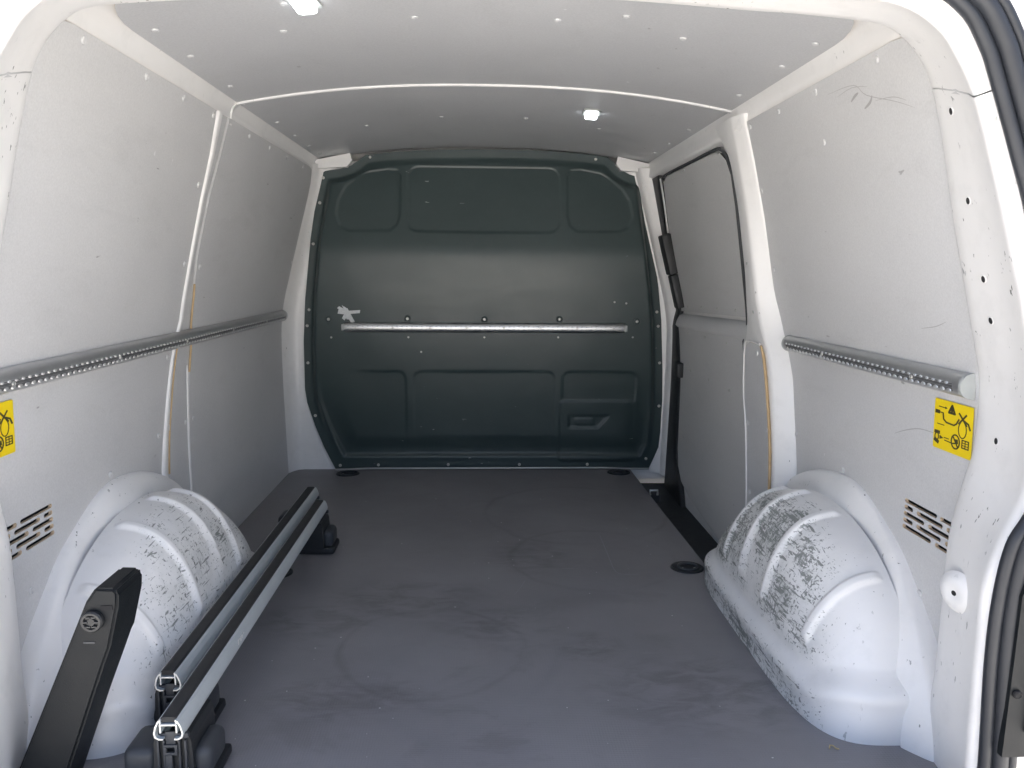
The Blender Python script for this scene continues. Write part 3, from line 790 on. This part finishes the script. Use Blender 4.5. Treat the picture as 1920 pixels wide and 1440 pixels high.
tag(from_bm('tape_scraps', tp, MAT['tape'], None, False), 'torn pale tape star stuck above the left end of the bulkhead rail', 'tape')

# ------------------------------------------------------------------ lashing rails
def half_profile(hh, dd, n=12):
    return [(hh*math.cos(math.pi*k/n), dd*math.sin(math.pi*k/n)**.8) for k in range(n+1)]
def side_rail(side, y0, y1, label, cap):
    zc = .681; t = thing('lashing_rail', label, 'lashing rail', (side*prof(zc), y0, zc), 'lashing rails')
    tilt = 0
    pr = half_profile(.0225, .026)
    rows = []
    for yy in np.linspace(y0, y1, 12):
        rows.append([(side*(prof(zc)-.0005-d), yy, zc+h) for h, d in pr])
    loft('profile', rows, MAT['alugrey'], t, angle=60)
    for yy, nm in ((y0, 'end_cap'), (y1, 'end_cap')):
        bm = bmesh.new()
        c = -1 if yy == y0 else 1
        add_prism(bm, [(side*(prof(zc)-d*1.06), zc+h*1.04) for h, d in pr], (0, c*.007, 0), (0, yy-.0005*c, 0))
        o = from_bm(nm, bm, MAT['capgrey' if cap else 'alugrey'], t)
    # slot with two rows of teeth
    def on(h, lift): 
        d = .026*math.sin(math.acos(max(-1, min(1, h/.0225))))**.8
        return d+lift
    rows = []
    for h in (-.0125, -.009, -.004, .002): rows.append([(side*(prof(zc)-on(h, .0006)), yy, zc+h) for yy in np.linspace(y0+.02, y1-.02, 6)])
    loft('slot', rows, MAT['railslot'], t, angle=60)
    bm = bmesh.new()
    yy = y0+.03; k = 0
    while yy < y1-.025:
        for h, sz in ((-.011, .0058), (.0015, .0040)):
            r = bmesh.ops.create_icosphere(bm, subdivisions=1, radius=1.0)
            bmesh.ops.scale(bm, vec=(.003, sz*1.25, sz*.75), verts=r['verts'])
            pass
            bmesh.ops.translate(bm, vec=(side*(prof(zc)-on(h, .0012)), yy+(.006 if h > 0 else 0), zc+h), verts=r['verts'])
        yy += .0205; k += 1
    o = from_bm('tooth_row', bm, MAT['tooth'], t); o['kind'] = 'stuff'
    yy = y0+.15
    while yy < y1-.04:
        put('screw', SCREWS, (side*(prof(zc)-on(-.004, .0008)), yy, zc-.004), (-side, 0, -.1), t); yy += .4
    return t
side_rail(-1, 1.20, 3.262, 'long dark aluminium lashing rail along the left wall', False)
side_rail(1, 1.312, 2.112, 'short aluminium lashing rail on the right wall with pale round end cap', True)
zc = .633
t = thing('lashing_rail', 'bright silver lashing rail across the dark bulkhead', 'lashing rail', (0, 3.29, zc), 'lashing rails')
yb = bulk_y(0, zc); rows = []
x0, x1, hh = -.602, .609, .0215
for xx in list(x0 + hh*(1-np.cos(np.linspace(0, math.pi/2, 7)))) + list(np.linspace(x0+hh, x1-hh, 14)[1:-1]) + list(x1 - hh*(1-np.cos(np.linspace(math.pi/2, 0, 7)))):
    e = min(xx-x0, x1-xx); s = math.sqrt(max(.02, 1-(1-min(1, e/hh))**2))
    rows.append([(xx, yb+.002-.020*s*math.sin(math.pi*k/12)**.7, zc+hh*s*math.cos(math.pi*k/12)) for k in range(13)])
loft('profile', rows, MAT['alu'], t, angle=60)
for s, xx in ((-1, x0+.008), (1, x1-.008)):
    bm = bmesh.new(); add_prism(bm, [(xx-.006, -.013), (xx+.006, -.013), (xx+.006, .013), (xx-.006, .013)], (0, -.0028, 0), (0, yb-.0145, zc)); from_bm('end_cap', bm, MAT['capgrey'], t)
bm = bmesh.new()
xx = x0+.03; k = 0
while xx < x1-.03:
    for h in (-.006, .006):
        r = bmesh.ops.create_icosphere(bm, subdivisions=1, radius=1.0)
        bmesh.ops.scale(bm, vec=(.005, .0022, .003), verts=r['verts'])
        bmesh.ops.translate(bm, vec=(xx, yb-.0180, zc+h), verts=r['verts'])
    xx += .0205
tr = from_bm('tooth_row', bm, MAT['alugrey'], t); tr['kind'] = 'stuff'
for k in range(8): put('screw', SCREWS, (x0+.06+k*(x1-x0-.12)/7, yb-.018, zc), (0,-1,0), t)

# ------------------------------------------------------------------ wheel arches
def ss(a, b, x):
    t = min(1.0, max(0.0, (x-a)/(b-a))); return t*t*(3-2*t)
def resample(pts, n):
    P = [Vector((a, b, 0)) for a, b in pts]; L_ = [0]
    for a, b in zip(P, P[1:]): L_.append(L_[-1]+(b-a).length)
    out = []
    for k in range(n):
        d = L_[-1]*k/(n-1); out.append((interp(d, L_, [p.x for p in P]), interp(d, L_, [p.y for p in P])))
    return out
def wheel_arch(side, label):
    t = thing('wheel_arch', label, 'wheel arch', (side*.85, 1.745, 0), 'wheel arches')
    yc, ay, H, Wd, xw = 1.745, .440, .345, .202, .812
    NA, NT = 200, 170
    ribY = (1.94, 1.81, 1.655, 1.465) if side > 0 else (1.90, 1.775, 1.62, 1.455)
    verts, wear = [], []
    # rows climb from the floor to the crown; every row is half a rounded rectangle round the wheel
    def raw(i, j):
        b_ = math.pi*i/(NA-1); zn = math.sin(math.pi/2*j/(NT-1)); z = H*zn
        zl_ = .030*ss(.55, .95, -math.cos(b_)); led = ss(.060+zl_, .098+zl_, z); bulge = .005*math.exp(-((z-.056-zl_)/.018)**2)
        a_ = ay*max(0, 1-zn**2.15)**(1/2.15)*(1-.050*led)+bulge
        w_ = Wd*max(0, 1-zn**2.7)**(1/2.7)*(1-.065*led)+bulge
        n_ = 2/(2.5+2.2*ss(.8, .0, zn))
        cb, sb = math.cos(b_), math.sin(b_)
        yy = a_*math.copysign(abs(cb)**n_, cb); dx = w_*max(0, sb)**n_
        return Vector((side*(xw-dx), yc+yy, z))
    G = [[raw(i, j) for j in range(NT)] for i in range(NA)]
    cen = Vector((side*.80, yc, .03))
    for i in range(NA):
        for j in range(NT):
            p = G[i][j]
            du = G[min(i+1, NA-1)][j]-G[max(i-1, 0)][j]; dv = G[i][min(j+1, NT-1)]-G[i][max(j-1, 0)]
            n = du.cross(dv)
            n = n.normalized() if n.length > 1e-9 else (p-cen).normalized()
            if n.dot(p-cen) < 0: n = -n
            depth = (xw-abs(p.x))/Wd
            h = 0; rest = math.sqrt(max(.15, 1-n.y*n.y))
            for ry in ribY:
                q = abs(p.y-ry)/(rest*.0145)
                s = ss(1.0, .45, q)
                if s: h = max(h, .0095*s*ss(.06, .18, depth)*ss(.118, .150, p.z))
            verts.append(p+n*h)
            wv = ss(.08, .55, depth)*ss(.085, .12, p.z)*ss(-.38, -.10, p.y-yc+.30*(depth-.6))
            wv *= .70+.30*ss(1.0, .80, depth)
            ft = ss(.55, .85, depth)*ss(.085, .05, p.z)*ss(-.42, -.30, p.y-yc)
            wear.append(max(wv, ft*.9)*(1.0 if side > 0 else .60)*(0.2 if h > .007 else 1))
    fs = [(i*NT+j, i*NT+j+1, (i+1)*NT+j+1, (i+1)*NT+j) for i in range(NA-1) for j in range(NT-1)]
    o = from_py('housing', verts, fs, MAT['arch'], t, True, 70)
    bm = bmesh.new(); bm.from_mesh(o.data); bmesh.ops.recalc_face_normals(bm, faces=bm.faces[:]); bm.to_mesh(o.data); bm.free()
    o.data.attributes.new('wear', 'FLOAT', 'POINT').data.foreach_set('value', wear)
    # broad flange sloping from the wall down to the housing
    ro = [(2.31,-.012),(2.30,.06),(2.27,.14),(2.225,.19),(2.15,.245),(2.08,.298),(1.99,.345),(1.90,.376),(1.81,.393),(1.73,.397),(1.66,.384),(1.59,.355),(1.50,.310),(1.43,.255),(1.366,.20),(1.32,.145),(1.289,.10),(1.262,.04),(1.25,-.012)]
    ri = [(2.215,-.012),(2.185,.08),(2.13,.15),(2.05,.212),(1.95,.270),(1.87,.305),(1.79,.325),(1.72,.330),(1.66,.318),(1.60,.290),(1.54,.262),(1.442,.212),(1.40,.178),(1.365,.140),(1.335,.096),(1.315,.045),(1.300,-.012)]
    sm = lambda c: resample([(v.x, v.y) for v in catmull([(a, b, 0) for a, b in c], 8)], 110)
    ro, ri = sm(ro), sm(ri); rows = []
    for idx, ((oy, oz), (iy, iz)) in enumerate(zip(ro, ri)):
        row = []; e_ = ss(.62, .95, idx/109)*.030
        for k, hgt in ((-.05,-.012),(-.01,.0),(.02,.008),(.08,.014),(.25,.022),(.5,.032),(.8,.043),(.93,.047),(1.0,.0465),(1.07,.040),(1.13,.028),(1.2,.008)):
            yy, z2 = oy+(iy-oy)*k, oz+(iz-oz)*k
            row.append((side*(prof(max(0, z2))-hgt-(e_ if k > -.02 else 0)), yy, max(-.012, z2)))
        rows.append(row)
    loft('flange', rows, MAT['frame'], t, angle=60)
    tube('seam_sealant', [Vector((side*(prof(max(0, z))-.047), yy, z)) for yy, z in ri[30:100]], .0013, MAT['clip'], t, 6)
    return t
wheel_arch(-1, 'lightly scuffed white wheel arch under the left wall behind the roof bars')
wheel_arch(1, 'heavily scratched white wheel arch with raised ribs under the right wall')

# ------------------------------------------------------------------ stickers
def sticker(side, y0, label):
    # u runs left to right as read, v upwards; 0.108 m wide, 0.092 m high
    t = thing('warning_sticker', label, 'sticker', (side*.853, y0, .6), 'yellow warning stickers')
    Wd, Ht = .116, .095
    def pt(u, v, lift):
        # as read: left edge is nearer the front on the right wall, nearer the rear on the left wall
        yy = y0 + (Wd/2-u if side > 0 else u-Wd/2); z = .5955 + v - Ht/2
        fl_ = (v/Ht); return Vector((side*(prof(.5955-Ht/2)*(1-fl_)+prof(.5955+Ht/2)*fl_-.0018-lift), yy, z))
    bm = bmesh.new()
    pol = rounded_rect(0, Wd, 0, Ht, .003, 3)
    a = [bm.verts.new(pt(u, v, .0012)) for u, v in pol]; b = [bm.verts.new(pt(u, v, .0004)) for u, v in pol]
    bm.faces.new(a)
    for i in range(len(a)): bm.faces.new((a[i], b[i], b[(i+1) % len(a)], a[(i+1) % len(a)]))
    from_bm('label_film', bm, MAT['yellow'], t, False)
    bm = bmesh.new()
    def poly(ps):
        vs = [bm.verts.new(pt(u*Wd, v*Ht, .0017)) for u, v in ps]; vb = [bm.verts.new(pt(u*Wd, v*Ht, .0012)) for u, v in ps]
        bm.faces.new(vs)
        for i in range(len(vs)): bm.faces.new((vs[i], vb[i], vb[(i+1) % len(vs)], vs[(i+1) % len(vs)]))
    def stroke(ps, w=.018):
        w *= 1.45
        for (u0, v0), (u1, v1) in zip(ps, ps[1:]):
            dx, dy = (u1-u0), (v1-v0); l = math.hypot(dx, dy) or 1; nx, ny = -dy/l*w/2, dx/l*w/2
            ex, ey = dx/l*w*.3, dy/l*w*.3
            poly([(u0+nx-ex, v0+ny-ey), (u0-nx-ex, v0-ny-ey), (u1-nx+ex, v1-ny+ey), (u1+nx+ex, v1+ny+ey)])
    def circ(cx, cy, rx, ry, w=.018, n=20, a0=0, a1=360): stroke([(cx+rx*math.cos(R(a0+(a1-a0)*k/n)), cy+ry*math.sin(R(a0+(a1-a0)*k/n))) for k in range(n+1)], w)
    # warning triangle
    stroke([(.39,.78),(.47,.93),(.55,.78),(.39,.78)], .03); stroke([(.47,.88),(.47,.83)], .03); stroke([(.47,.805),(.47,.80)], .03)
    # arrow line at top left
    stroke([(.12,.85),(.30,.85)], .012); poly([(.29,.875),(.35,.85),(.29,.825)])
    # bar with bent bracket
    stroke([(.05,.74),(.13,.74)], .05); stroke([(.15,.74),(.24,.74)], .014); stroke([(.24,.74),(.26,.62),(.34,.57),(.54,.56),(.60,.60),(.66,.70)], .022)
    stroke([(.10,.50),(.28,.50)], .012)
    # crossed hook
    stroke([(.66,.82),(.86,.62)], .024); stroke([(.84,.82),(.66,.62)], .024)
    circ(.76,.52,.10,.16,.014,12,120,420); stroke([(.80,.70),(.90,.66),(.95,.56)], .024)
    # hand and wheel below
    stroke([(.05,.33),(.16,.33)], .045); stroke([(.05,.17),(.14,.13)], .05); circ(.10,.24,.05,.07,.016); poly([(.18,.28),(.28,.24),(.18,.20)])
    stroke([(.30,.26),(.42,.26)], .012); stroke([(.32,.21),(.50,.20)], .014)
    circ(.60,.25,.105,.135,.020); stroke([(.53,.35),(.67,.15)], .02); stroke([(.53,.20),(.66,.24)], .02); poly([(.58,.30),(.66,.31),(.67,.22),(.60,.23)])
    # open book
    stroke([(.77,.33),(.93,.33),(.93,.18),(.77,.18),(.77,.33)], .016); stroke([(.85,.33),(.85,.18)], .012); stroke([(.79,.28),(.83,.28)], .01); stroke([(.87,.28),(.91,.28)], .01); stroke([(.79,.23),(.83,.23)], .01); stroke([(.87,.23),(.91,.23)], .01)
    from_bm('printed_pictograms', bm, MAT['print'], t, False)
    return t
sticker(1, 1.364, 'yellow warning sticker with black pictograms under the right wall rail')
sticker(-1, 1.332, 'yellow warning sticker cut by the left edge, under the left wall rail')

# ------------------------------------------------------------------ sliding door
door = thing('sliding_door', 'grey lined sliding door recessed in the right wall beside the bulkhead', 'sliding door', (.82, 2.8, 0))
def door_off(y, z): return interp(z, [.66,.672,.695,.712,.9,1.27], [.043,.036,.032,.022,.020,.004])
def dpt(y, z, lift=0): return Vector((prof(z)-door_off(y, z)-lift, y, z))
rows = [[tuple(dpt(yy, z, -.014)) for yy in (2.2, 2.6, 3.0, 3.31)] for z in np.linspace(-.10, 1.275, 48)]
loft('door_shell', rows, MAT['white'], door, angle=70)
up_o = [(2.41,.735),(3.21,.712),(3.20,.90),(3.16,1.10),(3.12,1.225),(3.05,1.240),(2.46,1.240),(2.39,1.232),(2.345,1.205),(2.325,1.16),(2.332,1.07),(2.365,.90),(2.395,.80)]
o = wall_panel('lining_panel', up_o, 1, door, [], 0, 'blacksoft', 'doorgrey', .012, lambda y, z: door_off(y, z)); o['label'] = 'upper grey lining panel of the sliding door'
lo_o = [(2.25,.30),(2.36,.60),(2.365,.668),(3.19,.648),(3.14,.46),(3.115,.15),(3.09,.08),(3.03,.03),(2.90,.00),(2.5,-.035),(2.22,-.05),(2.22,.1)]
lo = wall_panel('lining_panel', lo_o, 1, door, [], 0, 'blacksoft', 'doorgrey', .012, lambda y, z: door_off(y, z)+.002); lo['label'] = 'lower grey lining panel of the sliding door'
rows = []
for k, (dz, lf) in enumerate(((-.004,-.004),(.002,.004),(.010,.008),(.026,.009),(.040,.004),(.050,-.002),(.056,-.012))):
    rows.append([tuple(dpt(yy, .668+dz-.022*(yy-2.35)/.85, lf)) for yy in np.linspace(2.33, 3.215, 12)])
loft('belt_ledge', rows, MAT['panel'], door, angle=50)
for y_, z_ in ((3.043,.632),(2.805,.637),(2.555,.640),(2.988,.49),(2.749,.488),(2.51,.486)): put('screw', SCREWS, dpt(y_, z_, .002), wall_normal(z_, 1), lo)
for y_, z_ in ((3.1,.735),(2.9,.742),(2.7,.747),(2.5,.752),(2.40,1.23),(2.8,1.235)): put('screw', SCREWS, dpt(y_, z_, 0), wall_normal(z_, 1), o)
sealpts = [(2.37,.56,0),(2.395,.66,0),(2.405,.72,0),(2.385,.80,0),(2.355,.90,0),(2.322,1.07,0),(2.315,1.16,0),(2.335,1.21,0),(2.38,1.24,0),(2.45,1.248,0),(2.7,1.248,0),(3.06,1.248,0),(3.17,1.235,0)]
tube('rubber_edge', [dpt(v.x, v.y, -.002) for v in catmull(sealpts, 6)], .0050, MAT['charcoal'], door)
# black front post with lock and catch
rows = []
for z in np.linspace(-.07, 1.255, 40):
    yb_ = interp(z, [-.07,.03,.1,.46,.65,.72,.9,1.255], [2.98,3.05,3.12,3.145,3.20,3.22,3.215,3.14])
    rows.append([tuple(dpt(yb_, z, -.012)), tuple(dpt(yb_+.002, z, .004)), tuple(dpt(yb_+.01, z, .008)), tuple(dpt(yb_+.045, z, .008)), tuple(dpt(3.288, z, .004)), tuple(dpt(3.30, z, -.02))])
loft('front_post', rows, MAT['black'], door, angle=50)
def door_box(name, y_, z_, s, mat='black'):
    p = dpt(y_, z_, .012); return box(name, p, s, MAT[mat], door, Matrix.Rotation(-math.atan2(prof(z_-.03)-prof(z_+.03), .06), 3, 'Y') @ Matrix.Rotation(0, 3, 'X'), .006)
door_box('lock_cover', 3.19, .945, (.045, .075, .165)); door_box('lock_arm', 3.185, .795, (.036, .06, .14)); door_box('catch', 3.13, .475, (.03, .06, .06))
rows = [[tuple(dpt(y0_+dy, z, .006)) for dy in (0, .012)] for z, y0_ in ((1.24,3.13),(1.15,3.14),(1.03,3.165))]
loft('pale_trim', rows, MAT['white'], door, thick=.004)
# bright door striker in the step well
st = thing('door_striker', 'small bright metal striker in the black step well', 'striker', (.69, 3.05, -.06))
bm = bmesh.new(); add_box(bm, (.693,3.05,-.045), (.05,.035,.04), None, .004); from_bm('base', bm, MAT['charcoal'], st)
tube('loop', [(.675,3.03,-.028),(.675,3.03,-.008),(.705,3.03,-.008),(.705,3.03,-.028)], .005, MAT['alu'], st)

# ------------------------------------------------------------------ lashing eyes sunk in the floor
def lash_eye(x, y, label, rx=.05):
    t = thing('lashing_eye', label, 'lashing eye', (x, y, 0), 'recessed floor lashing eyes')
    bm = bmesh.new(); n = 36; rings = []
    for rr, z in ((1.0,.0006),(.98,.004),(.90,.0055),(.82,.003),(.76,.0012),(.5,.001)):
        rings.append([bm.verts.new((x+rx*rr*math.cos(2*math.pi*k/n), y+rx*.92*rr*math.sin(2*math.pi*k/n), z)) for k in range(n)])
    for a, b in zip(rings, rings[1:]):
        for k in range(n): bm.faces.new((a[k], a[(k+1)%n], b[(k+1)%n], b[k]))
    bm.faces.new(rings[-1])
    from_bm('cup', bm, MAT['black'], t)
    tube('ring', [(x+.028*math.cos(a), y-.004+.022*math.sin(a), .006+.002*math.sin(a)) for a in np.linspace(0, 2*math.pi, 22)], .004, MAT['charcoal'], t, 8)
    for dx in (-.018, .02): put('screw', SCREWS, (x+dx, y-.012, .003), (0,0,1), t)
lash_eye(.600, 2.182, 'black lashing eye in the floor in front of the right wheel arch')
lash_eye(-.612, 2.167, 'black lashing eye half hidden under the roof bars')
lash_eye(-.588, 3.270, 'black lashing eye at the left foot of the bulkhead')
lash_eye(.590, 3.278, 'black lashing eye at the right foot of the bulkhead')

# ------------------------------------------------------------------ roof bars
def roof_bar(x, y0, y1, label, mark):
    t = thing('roof_bar', label, 'roof bar', (x, (y0+y1)/2, 0), 'roof bars lying on the floor')
    zt = .140; hw, hh = .024, .036
    outer_p = [(-.012,.0),(-.017,-.003),(-.0215,-.012),(-.0245,-.024),(-.0225,-.032),(-.016,-.036),(-.009,-.036),(-.009,-.0335),(-.0145,-.0335),(-.020,-.031),(-.0218,-.024),(-.019,-.013),(-.015,-.005),(-.0115,-.0028)]
    bm = bmesh.new()
    for s in (1, -1):
        add_prism(bm, [(x+s*a, zt+b) for a, b in outer_p], (0, y1-y0, 0), (0, y0, 0))
    add_prism(bm, [(x-.0145, zt-.0105), (x+.0145, zt-.0105), (x+.0145, zt-.008), (x-.0145, zt-.008)], (0, y1-y0, 0), (0, y0, 0))
    for s in (1, -1):
        add_prism(bm, [(x+s*.0145, zt-.0025), (x+s*.0120, zt-.0025), (x+s*.0120, zt-.024), (x+s*.0145, zt-.024)], (0, y1-y0-.002, 0), (0, y0+.001, 0))
    for f in bm.faces: f.material_index = 0
    bmesh.ops.recalc_face_normals(bm, faces=bm.faces[:])
    for f in bm.faces:
        if abs(f.normal.y) > .9: f.material_index = 1
    from_bm('profile', bm, [MAT['bar'], MAT['aluend']], t, False)
    bm = bmesh.new()
    add_prism(bm, [(x-.0125,zt-.006),(x+.0125,zt-.006),(x+.013,zt+.0008),(x+.009,zt+.0028),(x-.009,zt+.0028),(x-.013,zt+.0008)], (0, y1-y0-.012, 0), (0, y0+.004, 0))
    from_bm('rubber_strip', bm, MAT['blacksoft'], t, False)
    if mark:
        bm = bmesh.new()
        for dy, l in ((0,.010),(.016,.010),(.026,.006)):
            add_box(bm, (x+.0236, y0+.30+dy, zt-.016), (.0012, .003, l)); add_box(bm, (x+.0236, y0+.306+dy, zt-.012), (.0012, .008, .002))
        from_bm('printed_mark', bm, MAT['aluend'], t, False)
    for yc, d in ((y0+.070, 1), (y1-.070, -1)):
        # clamp foot: upright body, ribs, wide base and round pads
        bm = bmesh.new()
        add_prism(bm, [(x-.027,zt-.0375),(x+.027,zt-.0375),(x+.031,zt-.05),(x+.034,.02),(x-.034,.02),(x-.031,zt-.05)], (0,.11,0), (0,yc-.055,0))
        ft = from_bm('foot', bm, MAT['black'], t, False)
        bm = bmesh.new()
        for dx in (-.022, -.012, .013, .023):
            add_box(bm, (x+dx, yc-d*.058, .062), (.0035, .008, .072), None, .001)
        add_box(bm, (x, yc-d*.058, .106), (.058, .008, .010), None, .002)
        from_bm('foot_rib', bm, MAT['charcoal'], ft); 
        bm = bmesh.new()
        add_box(bm, (x, yc-d*.0635, .090), (.022,.005,.005), None, .001); add_box(bm, (x, yc-d*.0635, .076), (.022,.005,.005), None, .001)
        for dx in (-.009, .009): add_box(bm, (x+dx, yc-d*.0635, .083), (.005,.0048,.019), None, .001)
        add_box(bm, (x-.004, yc-d*.0615, .055), (.011,.005,.035), None, .001); add_box(bm, (x, yc-d*.0605, .102), (.016,.0046,.025), None, .001)
        from_bm('latch', bm, MAT['charcoal'], ft)
        bm = bmesh.new(); add_box(bm, (x-.014, yc, .012), (.155,.10,.020), None, .006)
        from_bm('base', bm, MAT['blacksoft'], ft)
        for s in (-1, 1):
            bm = bmesh.new(); add_box(bm, (x+(.041 if s > 0 else -.062), yc-d*.004, .044), (.036 if s > 0 else .058,.086,.054), None, .016, 4)
            from_bm('clamp_pad', bm, MAT['charcoal'], ft, angle=50)
    return t
roof_bar(-.593, 1.352, 2.582, 'silver roof bar with black rubber strip, the one nearer the left wall', False)
roof_bar(-.533, 1.200, 2.428, 'silver roof bar with black rubber strip, the one nearer the open floor', True)

# ------------------------------------------------------------------ black plastic arm leaning at the left arch
arm = thing('plastic_arm', 'long black plastic arm with round knob leaning at the left rear corner', 'support arm', (-.73, 1.2, 0))
bm = bmesh.new()
y0 = 1.195
fr = [(-.803,-.0),(-.737,.0),(-.598,.345),(-.600,.362),(-.612,.371),(-.628,.368),(-.646,.350),(-.660,.322)]
fr = [(-.803,0),(-.716,0),(-.627,.240),(-.615,.270),(-.598,.338),(-.596,.362),(-.602,.370),(-.632,.371),(-.648,.348),(-.664,.312)]
va = [bm.verts.new((a, y0, b)) for a, b in fr]; vb = [bm.verts.new((a, y0+(.080 if b < .25 else .094), b)) for a, b in fr]
bm.faces.new(va); bm.faces.new(vb[::-1])
for i in range(len(fr)): bm.faces.new((va[i], vb[i], vb[(i+1)%len(fr)], va[(i+1)%len(fr)]))
bmesh.ops.recalc_face_normals(bm, faces=bm.faces[:])
bmesh.ops.bevel(bm, geom=[e for e in bm.edges if len(e.link_faces) == 2 and e.calc_face_angle() > .5], offset=.0045, segments=3, affect='EDGES', clamp_overlap=True)
from_bm('arm_body', bm, MAT['armblack'], arm, angle=40)
kc = Vector((-.637, y0-.001, .318))
bm = bmesh.new(); n = 32; rings = []
for rr, h in ((.0175,0),(.0175,.006),(.0155,.009),(.012,.009),(.0105,.005),(.007,.005),(.006,.008),(.0,.008)):
    if rr == 0: continue
    rings.append([bm.verts.new((kc.x+rr*math.cos(2*math.pi*k/n), kc.y-h, kc.z+rr*math.sin(2*math.pi*k/n))) for k in range(n)])
for a, b in zip(rings, rings[1:]):
    for k in range(n): bm.faces.new((a[k], a[(k+1)%n], b[(k+1)%n], b[k]))
bm.faces.new(rings[-1]); bm.faces.new(rings[0][::-1])
kn = from_bm('knob', bm, MAT['black'], arm, angle=30)
bm = bmesh.new()
for k in range(6): add_box(bm, Vector((0,0,0)), (.010,.004,.0035), None, 0); 
bm.free(); bm = bmesh.new()
for k in range(6):
    a = 2*math.pi*k/6
    add_box(bm, (kc.x+.009*math.cos(a), kc.y-.0075, kc.z+.009*math.sin(a)), (.008,.003,.0032), Matrix.Rotation(0, 3, 'Y'), .0005)
from_bm('knob_spoke', bm, MAT['black'], kn)
bm = bmesh.new(); add_prism(bm, [(-.622,.333),(-.605,.335),(-.606,.343),(-.624,.342)], (0,-.0016,0), (0,y0,0)); from_bm('slot_mark', bm, MAT['dark'], arm, False)
bm = bmesh.new(); add_prism(bm, [(-.655,.2785),(-.637,.2785),(-.637,.2815),(-.655,.2815)], (0,-.0012,0), (0,y0,0)); from_bm('embossed_mark', bm, MAT['charcoal'], arm, False)

MAT['scuff'] = simple('dark_scuff', (.36, .36, .36), .6)
def wall_scuff(par, side, pts, w):
    P_ = catmull([(a, b, 0) for a, b in pts], 5); bm = bmesh.new(); rows = []
    for i, p in enumerate(P_):
        t_ = (P_[min(i+1, len(P_)-1)]-P_[max(i-1, 0)]).normalized(); ww = w*(.3+.7*math.sin(math.pi*(i+.3)/(len(P_)-.4)))
        rows.append([bm.verts.new(wall_point(p.x+k*-t_.y*ww/2, p.y+k*t_.x*ww/2, side, .0005)) for k in (-1, 1)])
    for a, b in zip(rows, rows[1:]): bm.faces.new((a[0], a[1], b[1], b[0]))
    return from_bm('scuff_mark', bm, MAT['scuff'], par, False)
wall_scuff(pR, 1, [(1.66,1.245),(1.551,1.239),(1.509,1.212),(1.414,1.181),(1.36,1.16)], .0013)
wall_scuff(pR, 1, [(1.62,1.232),(1.56,1.236),(1.50,1.226)], .001)
wall_scuff(pR, 1, [(1.48,1.196),(1.42,1.190),(1.38,1.176)], .0012)
wall_scuff(pR, 1, [(1.57,1.212),(1.552,1.219),(1.537,1.222)], .006)
wall_scuff(pR, 1, [(1.524,1.190),(1.5,1.197),(1.489,1.207)], .006)
wall_scuff(pR, 1, [(1.458,.772),(1.409,.779),(1.373,.79)], .0014)
wall_scuff(pR, 1, [(1.564,.543),(1.521,.559),(1.474,.571),(1.421,.573)], .0022)
# ------------------------------------------------------------------ small things on the floor
def floor_stroke(name, pts, w, mat, parent=floor):
    bm = bmesh.new(); P_ = [Vector((a, b, .0006)) for a, b in pts]; rows = []
    for i, p in enumerate(P_):
        t_ = (P_[min(i+1, len(P_)-1)]-P_[max(i-1, 0)]).normalized(); nn = Vector((-t_.y, t_.x, 0))
        rows.append((bm.verts.new(p+nn*w/2), bm.verts.new(p-nn*w/2)))
    for a, b in zip(rows, rows[1:]): bm.faces.new((a[0], a[1], b[1], b[0]))
    return from_bm(name, bm, MAT[mat], parent, False)
MAT['scr'] = simple('pale_scratch', (.26, .26, .28), .6)
floor_stroke('scratch', [(.382,2.467),(.380,2.30),(.378,2.19),(.381,2.155),(.392,2.138),(.41,2.135),(.449,2.136)], .0028, 'scr')
floor_stroke('scratch', [(.54,2.49),(.604,2.494)], .002, 'scr')
floor_stroke('scratch', [(.111,2.101),(.095,2.05),(.076,2.002)], .002, 'scr')
tube('straw_curl', [(.631,1.298,.002),(.634,1.304,.004),(.640,1.303,.004),(.643,1.297,.002),(.648,1.295,.002)], .0014, MAT['straw'], None, 6)
tag(bpy.data.objects['straw_curl'], 'tiny straw curl on the floor by the right wheel arch', 'straw')
bm = bmesh.new()
rng = random.Random(11)
for _ in range(60):
    x_, y_ = rng.uniform(-.5, .62), rng.uniform(1.12, 2.9)
    r_ = rng.uniform(.0006, .0015)
    q = bmesh.ops.create_icosphere(bm, subdivisions=1, radius=r_)
    bmesh.ops.scale(bm, vec=(rng.uniform(.7, 1.8), rng.uniform(.7, 1.4), .6), verts=q['verts'])
    bmesh.ops.translate(bm, vec=(x_, y_, r_*.5), verts=q['verts'])
cr = from_bm('floor_crumbs', bm, MAT['crumb'], None); tag(cr, 'scattered pale crumbs and dust grains on the floor', 'crumbs', kind='stuff')
